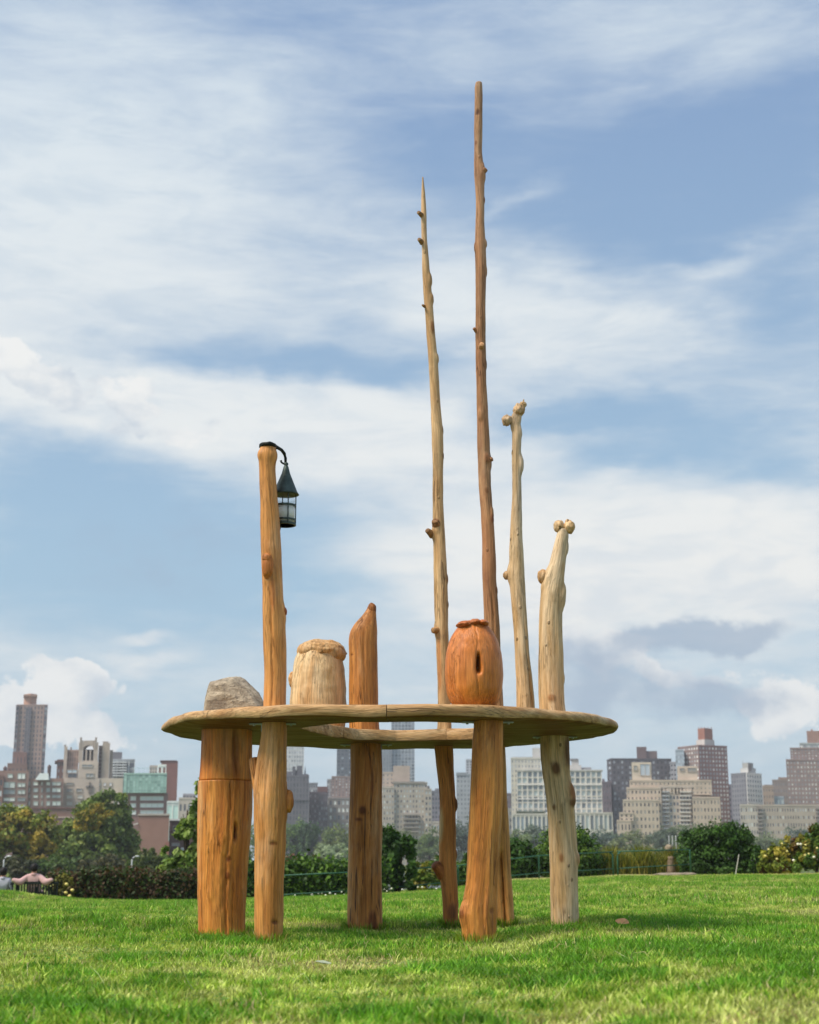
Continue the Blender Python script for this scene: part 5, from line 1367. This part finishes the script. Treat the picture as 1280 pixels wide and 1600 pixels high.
B.vol(265, 306, 1282, '#5a4440', None, dep=8); B.vol(264.6, 300, 1279.5, '#c2c2be', 1282.2, dY=-.4, dep=9)
B.window(283, 295, 1324.5, 1337, '#d5d6d2', '#c4ccd0'); B.window(269, 281, 1317, 1322, '#a8a4a0', '#9fa5a8'); B.window(270, 279, 1290, 1300, '#77706c', '#4c5258'); B.window(284, 293, 1290, 1300, '#77706c', '#5c6268')
B.done()

# --- middle cluster
B = Bld('glass_tower', 'pale grey tower top directly right of the lantern post, below the table', 900, 460); B.vol(446, 474.5, 1152, '#b3b3b6', None, 7, 30, .7, .5, ['#9fa3a8', '#adb1b5', '#8f9399'], trim='#bcbcbe'); B.done()
B = Bld('dark_stone_tower', 'dark grey stone tower with pinnacles right of the lantern post', 720, 465)
c = '#646369'
B.vol(447, 482.5, 1212, c, None, 7, 16, .4, .7, ['#4a4b52', '#55565e'], dep=16); B.vol(446, 456.5, 1205.5, c, 1213, dY=2); B.vol(457, 461.5, 1197.5, '#5a5960', 1213, dY=1, dep=6); B.vol(464, 472.5, 1196.5, '#5a5960', 1213, dY=1, dep=8); B.vol(461, 464.5, 1203, c, 1213, dY=3, dep=6); B.vol(472, 482, 1209.5, c, 1212.5, dY=.5, dep=12)
b = MB(); p = B.P(476.5, 3); b.tube([(p[0], p[1], B.Z(1212)), (p[0], p[1], B.Z(1197.5))], [.5, .12], 6); b.build('spire', pal_mat(c), B.root)
B.vol(446.8, 482.8, 1248, '#5d5c63', 1250.5, dY=-.8, dep=.78); B.done()
B = Bld('grey_block', 'small grey block tucked right of the pinnacled dark tower', 780, 489); B.vol(482, 496, 1224, '#8f8f94', None, 4, 18, .5, .5, MIXW); B.vol(481, 497, 1223, '#7a7a80', 1224.6, dY=-.5, dep=10); B.done()
B = Bld('dark_brick_tower', 'dark brown block right of the pinnacled tower', 740, 497); B.vol(483, 510, 1238, '#5a5054', None, 7, 14, .45, .5, ['#3f3d44', '#8a8a90', '#4c4a52']); B.vol(496, 512, 1229, '#70504c', 1238.2, dY=2, dep=8); B.vol(498, 512, 1240, '#605a60', None, 4, 13, .5, .5, ['#8a8f96', '#4c4a52'], dY=-2, dep=3); B.done()
B = Bld('dark_glass_tower', 'dark blue grey tower top left of the slanted post', 900, 540); B.vol(526, 556, 1158, '#5c6069', None, 5, 34, .6, .55, ['#8a929c', '#454a54', '#4f5560']); B.done()
B = Bld('brick_apartment_block', 'pinkish brick block with pale windows left of the slanted post', 760, 535)
B.vol(518, 565, 1213.5, '#8d7870', 1249, 9, 8, .4, .5, MIXW, dY=3); B.vol(511, 520, 1218, '#8f8f92', 1249, 2, 7, .5, .5, MIXW, dY=5); B.vol(507.5, 565, 1247, '#857d78', None, 9, 9, .55, .55, BRIGHT + MIXW, rec=.3); B.done()
B = Bld('striped_glass_tower', 'tall striped glass tower right of the slanted post, top seen through the ring', 920, 625)
B.vol(611.5, 648, 1110, '#8a8f98', None, 7, 46, .8, .6, ['#6a727e', '#59616c', '#7b848f'], trim='#a3a8ae'); B.vol(590, 612, 1152, '#83888f', None, 5, 38, .5, .8, ['#6a727e', '#747c86'], dY=-3); B.vol(617, 643, 1106, '#787d86', 1110.4, dY=4, dep=8); B.done()
B = Bld('stepped_beige_building', 'stepped beige apartment block between the slanted post and reddish leg', 700, 637)
c = '#a59a8c'
B.vol(615, 668, 1222.5, c, None, 11, 16, .42, .45, MIXW, dep=18); B.vol(614.5, 640.5, 1196.5, '#a89688', 1223, dY=4, dep=10); B.vol(613.5, 663.5, 1221, '#8d857b', 1224, dY=-.7, dep=16)
B.vol(590, 615.5, 1207, '#ab9c8c', 1232, 4, 4, .3, .4, DARKW, dY=5); B.vol(590, 616, 1230, c, None, 6, 14, .45, .45, MIXW, dY=-1.5, dep=10); B.vol(664, 674.5, 1233, c, None, 2, 14, .5, .5, MIXW, dY=-2, dep=10); B.vol(666, 671.5, 1228, '#847d74', 1234, dY=1, dep=6)
for j in range(5): B.vol(630, 655, 1272 + j * 6.6, '#8f877d', 1274 + j * 6.6, dY=-2.4, dep=2)
B.done()
B = Bld('grey_slab', 'narrow dark grey slab left of the reddish leg', 760, 682); B.vol(674.5, 694, 1236, '#73727a', None, 4, 16, .5, .5, DARKW); B.vol(680, 690, 1232, '#73727a', 1236.5, dY=3, dep=6); B.vol(676, 700, 1284, '#b0a79b', None, 4, 4, .5, .5, MIXW, dY=-6, dep=5); B.done()
B = Bld('grey_apartment_tower', 'pale grey tower seen between the reddish leg and the front leg', 760, 727); B.vol(713.5, 746, 1209, '#9a9ea2', None, 6, 20, .5, .5, ['#787f86', '#6a7078', '#8a9096']); B.vol(728, 750, 1187, '#9fa3a6', 1210, 4, 5, .4, .5, DARKW, dY=6); B.vol(713, 729, 1207, '#85898e', 1211.5, dY=-.5, dep=8); B.done()
B = Bld('brown_block', 'sliver of a brown block left of the white gridded building', 780, 795); B.vol(784, 802, 1240, '#75686c', None, 3, 14, .4, .5, DARKW); B.vol(784, 806, 1264, '#b0a99e', None, 4, 8, .4, .5, DARKW, dY=-3, dep=4); B.done()
B = Bld('white_gridded_building', 'broad white gridded apartment building behind the pale knotted leg', 700, 870)
c = '#b8b3a6'
B.vol(799, 846, 1184.5, c, None, 9, 22, .35, .5, ['#8f9296', '#a3a6a8', '#6f7378'], dY=3, dep=16); B.vol(832, 868, 1168.5, '#b8b4ae', 1186, 0, 0, dY=5, dep=12); B.vol(801, 833, 1182.8, '#a29f9a', 1185, dY=4, dep=6)
B.vol(808, 941, 1203.5, c, None, 16, 15, .68, .78, ['#8a9498', '#9aa5a6', '#737c82', '#a9b3b1'], rec=.6, dep=14, trim='#c3beb1'); B.vol(820, 942, 1202.5, '#b3b1ab', 1204.6, dY=-.9, dep=8)
for j in range(1, 4): B.vol(808, 941, 1203.5 + j * 22, '#c8c6bf', 1205 + j * 22, dY=-1.0, dep=.9)
B.vol(880, 908.5, 1195.5, '#b5afa8', 1204, dY=3, dep=8); B.vol(893, 904.5, 1186, '#b0a9a3', 1197, dY=5, dep=8); B.vol(891, 903, 1185.3, '#7a777a', 1187.4, dY=4.5, dep=9); B.vol(908, 924, 1199, '#8a878a', 1204, dY=5, dep=6)
B.vol(800, 860, 1272, c, None, 9, 3, .66, .8, ['#9aa5a6', '#737c82', '#85909a'], dY=-8, dep=7.8, trim='#c6c2b6', rec=.5); B.vol(893, 957.5, 1270, c, None, 9, 3, .66, .8, ['#9aa5a6', '#737c82', '#a9b3b1'], dY=-8, dep=7.8, trim='#c6c2b6', rec=.5)
b = MB()
for i in range(14): p = B.P(808 + i * 3.2, -4); b.lathe((p[0], p[1], B.Z(1272)), [(0, 0), (.5, .2), (.6, .8), (.3, 1.3), (0, 1.4)], 6)
o = b.build('roof_plants', pal_mat('#4a5240'), B.root); o['kind'] = 'stuff'; B.done()
B = Bld('brown_slab', 'brown slab between the white gridded building and dark tower', 790, 948); B.vol(939, 956, 1222, '#6f6166', None, 4, 14, .3, .5, DARKW); B.vol(941, 945, 1217, '#6f6166', 1222.5, dY=2, dep=5); B.done()

# --- right cluster
B = Bld('dark_brick_tower', 'broad dark charcoal tower with speckled windows behind the cream stepped building', 800, 1000)
c = '#5a5459'
B.corner(950.5, 958, 1051, 1185.5, c, 1, 15, 20, 12, 3, .5, .5, ['#45424a', '#a5a8ac', '#8f9298', '#3c3a42', '#75777e'], cl='#4e4a50'); B.vol(995, 1010.5, 1167, '#6d5a58', 1186, dY=8, dep=10); B.vol(1010, 1027, 1173.5, '#70605c', 1186, dY=9, dep=8); B.done()
B = Bld('cream_stepped_building', 'cream stepped apartment block with two roof towers, right', 640, 1045)
c = '#b8a690'; W2 = ['#5a5854', '#6f6c68', '#4a4848', '#8a8780']
B.vol(987.5, 1018, 1191, '#c2b19b', 1221, 0, 0, dY=5, dep=8); B.window(1000, 1016, 1193.5, 1212, '#b5a793', '#a9b1b8', 5); B.window(990, 996, 1196, 1204, '#a89a87', '#9f9c96', 5)
B.vol(1058.5, 1090, 1197, '#c2ae99', 1221, 0, 0, dY=5, dep=8); B.window(1062, 1069, 1200, 1205, '#a89a87', '#8f8c88', 5); B.window(1074, 1088, 1199.5, 1206, '#a89a87', '#8f8c88', 5)
B.vol(984, 1112, 1219.5, c, 1242, 20, 3, .3, .4, W2, dY=3, dep=12); B.vol(980, 1034, 1231, c, None, 9, 12, .4, .45, W2, dY=1.5, dep=10); B.vol(1030, 1083, 1229, '#b3a494', None, 10, 12, .6, .5, ['#5d6066', '#777c82', '#9fa6a8', '#4c4e54'], dY=3, dep=8)
B.vol(1083, 1126, 1246, c, None, 8, 9, .4, .45, W2, dY=.5, dep=10); B.vol(974, 1030, 1250, '#bba993', None, 9, 9, .42, .45, W2, dY=-1, dep=8); B.vol(964, 986, 1282, c, None, 4, 4, .4, .5, W2, dY=-3, dep=8); B.vol(968, 990, 1270, c, 1283, 3, 2, .4, .5, W2, dY=-2, dep=6)
for j in range(10): B.vol(1062, 1080, 1236 + j * 6.4, '#c4bcb0', 1238 + j * 6.4, dY=1.4, dep=1.5)
for j in range(10): B.vol(1035, 1046, 1236 + j * 6.4, '#a3a3a4', 1238 + j * 6.4, dY=1.4, dep=1.5)
B.done()
B = Bld('brick_grid_tower', 'red brown tower with a bright window grid and round crown, right', 780, 1098)
c = '#83605a'; W3 = ['#c4c6c4', '#aeb1b3', '#8d9094', '#d2d2cd']
B.corner(1062, 1094, 1138.5, 1164.5, c, 8, 9, 28, 16, 8, .52, .5, W3, cl='#856d68'); B.corner(1088, 1101, 1116.5, 1155, '#b3aca6', 0, 0, 1, 6, 6, pb=1164.6, dY=3); B.corner(1090.5, 1101, 1113.5, 1137.5, '#94604f', 0, 0, 1, 5, 5, pb=1155.2, dY=3.5)
for x in (1092, 1096, 1101, 1106, 1112): B.vol(x - .6, x + .6, 1136, '#94604f', 1138, dY=9, dep=1)
B.vol(1057.5, 1071, 1171.5, '#a3adb5', None, 4, 26, .7, .6, ['#b3bec6', '#8f9ba5'], dY=6, dep=8); B.vol(1049, 1059, 1191, '#a09ca0', None, 2, 22, .6, .4, ['#3f3f46'], dY=10, dep=8); B.done()
B = Bld('slim_tower', 'slim two toned grey and white tower with a stepped crown, right', 760, 1168)
B.corner(1144.5, 1168, 1191.5, 1207.5, '#e2dfd8', 6, 6, 19, 12, 12, .42, .5, ['#4a4a52', '#55565c', '#3f4048'], cl='#77777f'); B.corner(1157, 1169, 1181, 1199.5, '#a9a7a6', 0, 0, 1, 6, 6, pb=1207.6, dY=4); B.corner(1160, 1169, 1177, 1191.5, '#94938f', 0, 0, 1, 4, 4, pb=1199.6, dY=5); B.vol(1170, 1174, 1194, '#5a5558', 1204, dY=3.5, dep=2)
b = MB(); p = B.P(1163, 8); b.tube([(p[0], p[1], B.Z(1192)), (p[0], p[1], B.Z(1186))], .12, 5); b.build('mast', pal_mat('#8d8d90'), B.root); B.done()
B = Bld('grey_slab', 'thin bluish slab left of the slim two toned tower', 820, 1143); B.vol(1139, 1149, 1226, '#7a7480', None, 2, 14, .4, .5, DARKW); B.done()
B = Bld('brown_block', 'low brown block right of the slim two toned tower', 720, 1200); B.vol(1193, 1210, 1228, '#a08a78', None, 4, 12, .3, .4, DARKW); B.vol(1194, 1208, 1226, '#7d7674', 1228.5, dY=2, dep=6); B.done()
B = Bld('brown_block', 'taller plain brown block left of the tower at the right edge', 740, 1219); B.vol(1208.5, 1232, 1219, '#8a7a70', None, 6, 13, .35, .45, ['#777c85', '#6a6d74']); B.vol(1216, 1230.5, 1214.5, '#8d7a6e', 1219.5, dY=3, dep=7); B.vol(1204, 1226, 1245, '#9fa8b0', None, 4, 8, .6, .5, MIXW, dY=-6, dep=4); B.done()
B = Bld('pink_brick_tower', 'stepped pinkish brick tower with a square crown at the right edge', 740, 1260)
c = '#8f7770'; W4 = ['#b3b5b3', '#9a9c9e', '#c8c8c2', '#85878a']
B.vol(1231, 1310, 1187, c, None, 15, 24, .45, .5, W4, dep=20); B.vol(1235, 1310, 1169, c, 1187.2, 14, 4, .45, .5, W4, dY=2, dep=16); B.vol(1249.5, 1305, 1161.5, '#9aa09c', 1169.3, 10, 1, .6, .6, W4, dY=4, dep=12); B.vol(1261, 1300, 1142, '#9a7566', 1161.7, dY=6, dep=9); B.vol(1267, 1270, 1139.5, '#9a7566', 1142.2, dY=7, dep=3); B.done()
B = Bld('long_beige_block', 'long low beige apartment block at the right, in front of the towers', 650, 1220)
c = '#a99c8b'
B.vol(1157, 1310, 1258, c, None, 38, 8, .42, .42, MIXW, dep=14); B.vol(1157, 1184, 1257.6, '#b5aa9b', None, 7, 8, .5, .5, MIXW, dY=-1, dep=.9)
for (x0, x1) in [(1183.5, 1192), (1275, 1284)]:
    for j in range(7): B.vol(x0, x1, 1262 + j * 6, '#8a8078', 1264.4 + j * 6, dY=-1.6, dep=1.5)
B.done()

# ------------------------------------------------------------------ trees on the far banks
FG = ['#46522e', '#525c34', '#3c4a2c', '#5c6438']
YT = ['#7d8a3c', '#9a943a', '#6a7a38', '#b89c3e', '#a08a38', '#566a36']
GG = ['#566e34', '#4a6232', '#66783c', '#3c5028']
GL = 'trees on the left bank'
tree('autumn_tree', 'yellowing autumn tree at the left edge', 'tree', -40, 90, 1263, 1368, 195, YT, 14000, .58, 31, GL, 8, zb=-1.7, lpx=[(10, 1300, 52, 36), (55, 1305, 34, 34), (60, 1338, 30, 28), (15, 1342, 46, 26), (-20, 1310, 30, 40), (40, 1285, 30, 22)], clumps=60, csize=.34)
tree('broadleaf_tree', 'big rounded green tree with a golden patch in front of the arched building', 'tree', 84, 217, 1238, 1368, 215, ['#76883c', '#848f42', '#627638', '#566a34'], 20000, .6, 32, GL, 8, zb=-1.7, lpx=[(170, 1262, 38, 25), (150, 1285, 46, 30), (185, 1300, 32, 36), (120, 1310, 36, 30), (150, 1330, 55, 34), (105, 1340, 22, 24), (190, 1340, 26, 28)], clumps=80, csize=.3)
tree('autumn_tree', 'golden yellow tree leaning in front of the big rounded green tree', 'tree', 118, 178, 1252, 1312, 205, ['#8a842f', '#a8902f', '#6d7430', '#b39a3a'], 1500, .5, 33, GL, zb=-1.7, lpx=[(150, 1270, 24, 14), (138, 1286, 22, 16)], clumps=30, trunk=False)
tree('small_tree', 'small olive tree in front of the brick cube', 'tree', 213, 262, 1328, 1368, 150, ['#5d6a38', '#6f7a44', '#4a5a30'], 1600, .34, 34, GL, zb=-1.7, lpx=[(230, 1345, 18, 18), (245, 1352, 18, 14)])
for i, (x0, x1, lab) in enumerate([(-30, 60, 'dark undergrowth below the autumn tree at the left edge'), (60, 140, 'undergrowth between the autumn tree and the big green tree'), (130, 215, 'dark undergrowth at the foot of the big green tree'), (205, 320, 'green undergrowth at the foot of the brick cube')]):
    tree('undergrowth_shrub', lab, 'bush', x0, x1, 1342, 1376, 180 if i < 3 else 160, GG if i % 2 else ['#4a4c30', '#57542f', '#3c4428'], 2600, .5, 80 + i, GL, zb=-1.7, lpx=[(x0 + 15, 1360, 26, 16), ((x0 + x1) / 2, 1357, 34, 18), (x1 - 15, 1361, 26, 15)], trunk=False)
GM = 'trees across the river'
specs = [
    (440, 478, 1274, 1352, 545, GG, 'green tree just right of the lantern post across the river'),
    (468, 500, 1278, 1356, 540, ['#3f5535', '#4a6038', '#354a30'], 'tall dark green tree across the river, second right of the lantern post'),
    (490, 552, 1290, 1358, 535, ['#5d6a3a', '#6a7240', '#4c5c34'], 'broad olive tree across the river left of the slanted post'),
    (500, 552, 1316, 1360, 400, ['#7d8a6a', '#6f7d5c', '#8d9878'], 'pale grey green willow low on the far bank left of the slanted post'),
    (640, 704, 1291, 1360, 530, ['#55663a', '#617040', '#4a5a36'], 'broad green tree across the river behind the reddish leg'),
    (700, 750, 1283, 1362, 540, ['#46544a', '#505e50', '#3c4a40'], 'dark bluish tree across the river between reddish and front legs'),
    (740, 800, 1300, 1360, 545, FG, 'tree across the river hidden mostly by the front leg'),
    (795, 830, 1296, 1352, 535, ['#5d6a44', '#68754c'], 'olive tree across the river right of the front leg'),
    (812, 866, 1285, 1352, 545, ['#4c5a4a', '#556350', '#445244'], 'dark tree across the river left of the pale knotted leg'),
    (860, 930, 1296, 1352, 550, FG, 'tree across the river behind the round bush'),
    (918, 972, 1293, 1352, 545, ['#47554a', '#505f50'], 'dark grey green tree across the river below the brown slab'),
    (958, 1024, 1298, 1352, 530, ['#636b48', '#6c744c', '#565f40'], 'wide olive tree across the river below the cream building'),
    (1010, 1062, 1294, 1352, 545, ['#4c5848', '#566250'], 'grey green tree across the river below the twin roof towers'),
    (1050, 1120, 1284, 1352, 540, ['#566446', '#606e4a'], 'green tree across the river behind the clipped bush'),
    (1105, 1180, 1294, 1352, 548, FG, 'tree across the river right behind the clipped bush'),
    (1168, 1232, 1299, 1352, 545, ['#5a6648', '#646f4e'], 'low grey green tree across the river below the long beige block'),
    (1222, 1275, 1291, 1352, 540, ['#47544c', '#515f54'], 'dark bluish tree across the river at the right'),
    (1255, 1330, 1296, 1352, 545, FG, 'tree across the river at the right edge'),
    (360, 450, 1285, 1352, 540, GG, 'tree across the river hidden by the lantern post'),
    (545, 645, 1288, 1352, 545, FG, 'tree across the river behind the slanted post and dark bush'),
    (270, 370, 1300, 1360, 420, GG, 'tree behind the thick orange leg')]
for i, (x0, x1, pt, pb, Y, pal, lab) in enumerate(specs):
    e_ = (x1 - x0) * .16
    tree('willow_tree' if 'willow' in lab else 'broadleaf_tree', lab, 'tree', x0 - e_, x1 + e_, pt, pb, Y, [br_(c_) for c_ in pal], 4200, .85, 40 + i, GM, 6, zb=-1.7, clumps=30, csize=.34)
# street lamps by the left bank
LP = m_plain('#b9bcbc', .5, .4, .3, .1, 3)
for (px, pt, pb, Y, sgn, lab) in [(206.5, 1340, 1368, 148, 1, 'pale lamp post with a curved arm in front of the big green tree'), (6.5, 1340, 1372, 148, 1, 'small pale lamp post at the left edge')]:
    p = at(px, pt, Y); ro = empty('street_lamp', (p.x, Y, -1.6), 0, lab, 'street lamp', 'lamp posts on the left bank')
    b = MB(); b.tube([(p.x, Y, -1.7), (p.x, Y, p.z - .2), (p.x + .1, Y, p.z), (p.x + .3, Y, p.z + .12)], [.09, .065, .05, .045], 8); b.build('pole', LP, ro, True)
    blob('lamp_head', ro, (p.x + .5, Y, p.z + .12), (.24, .14, .09), LP, 1, .05, 2, (1.2, 1.2, 1.2), 2)

# ------------------------------------------------------------------ air
m, t, out = mat_new('haze')
pv = t.n.new('ShaderNodeVolumePrincipled'); pv.inputs['Color'].default_value = (.94, .96, 1, 1); pv.inputs['Density'].default_value = HAZE; pv.inputs['Anisotropy'].default_value = .2
t.l.new(pv.outputs[0], out.inputs[1])
b = MB(); b.box(-620, 620, -30, 1000, -8, 150); o = b.build('haze', m); tag(o, kind='stuff')
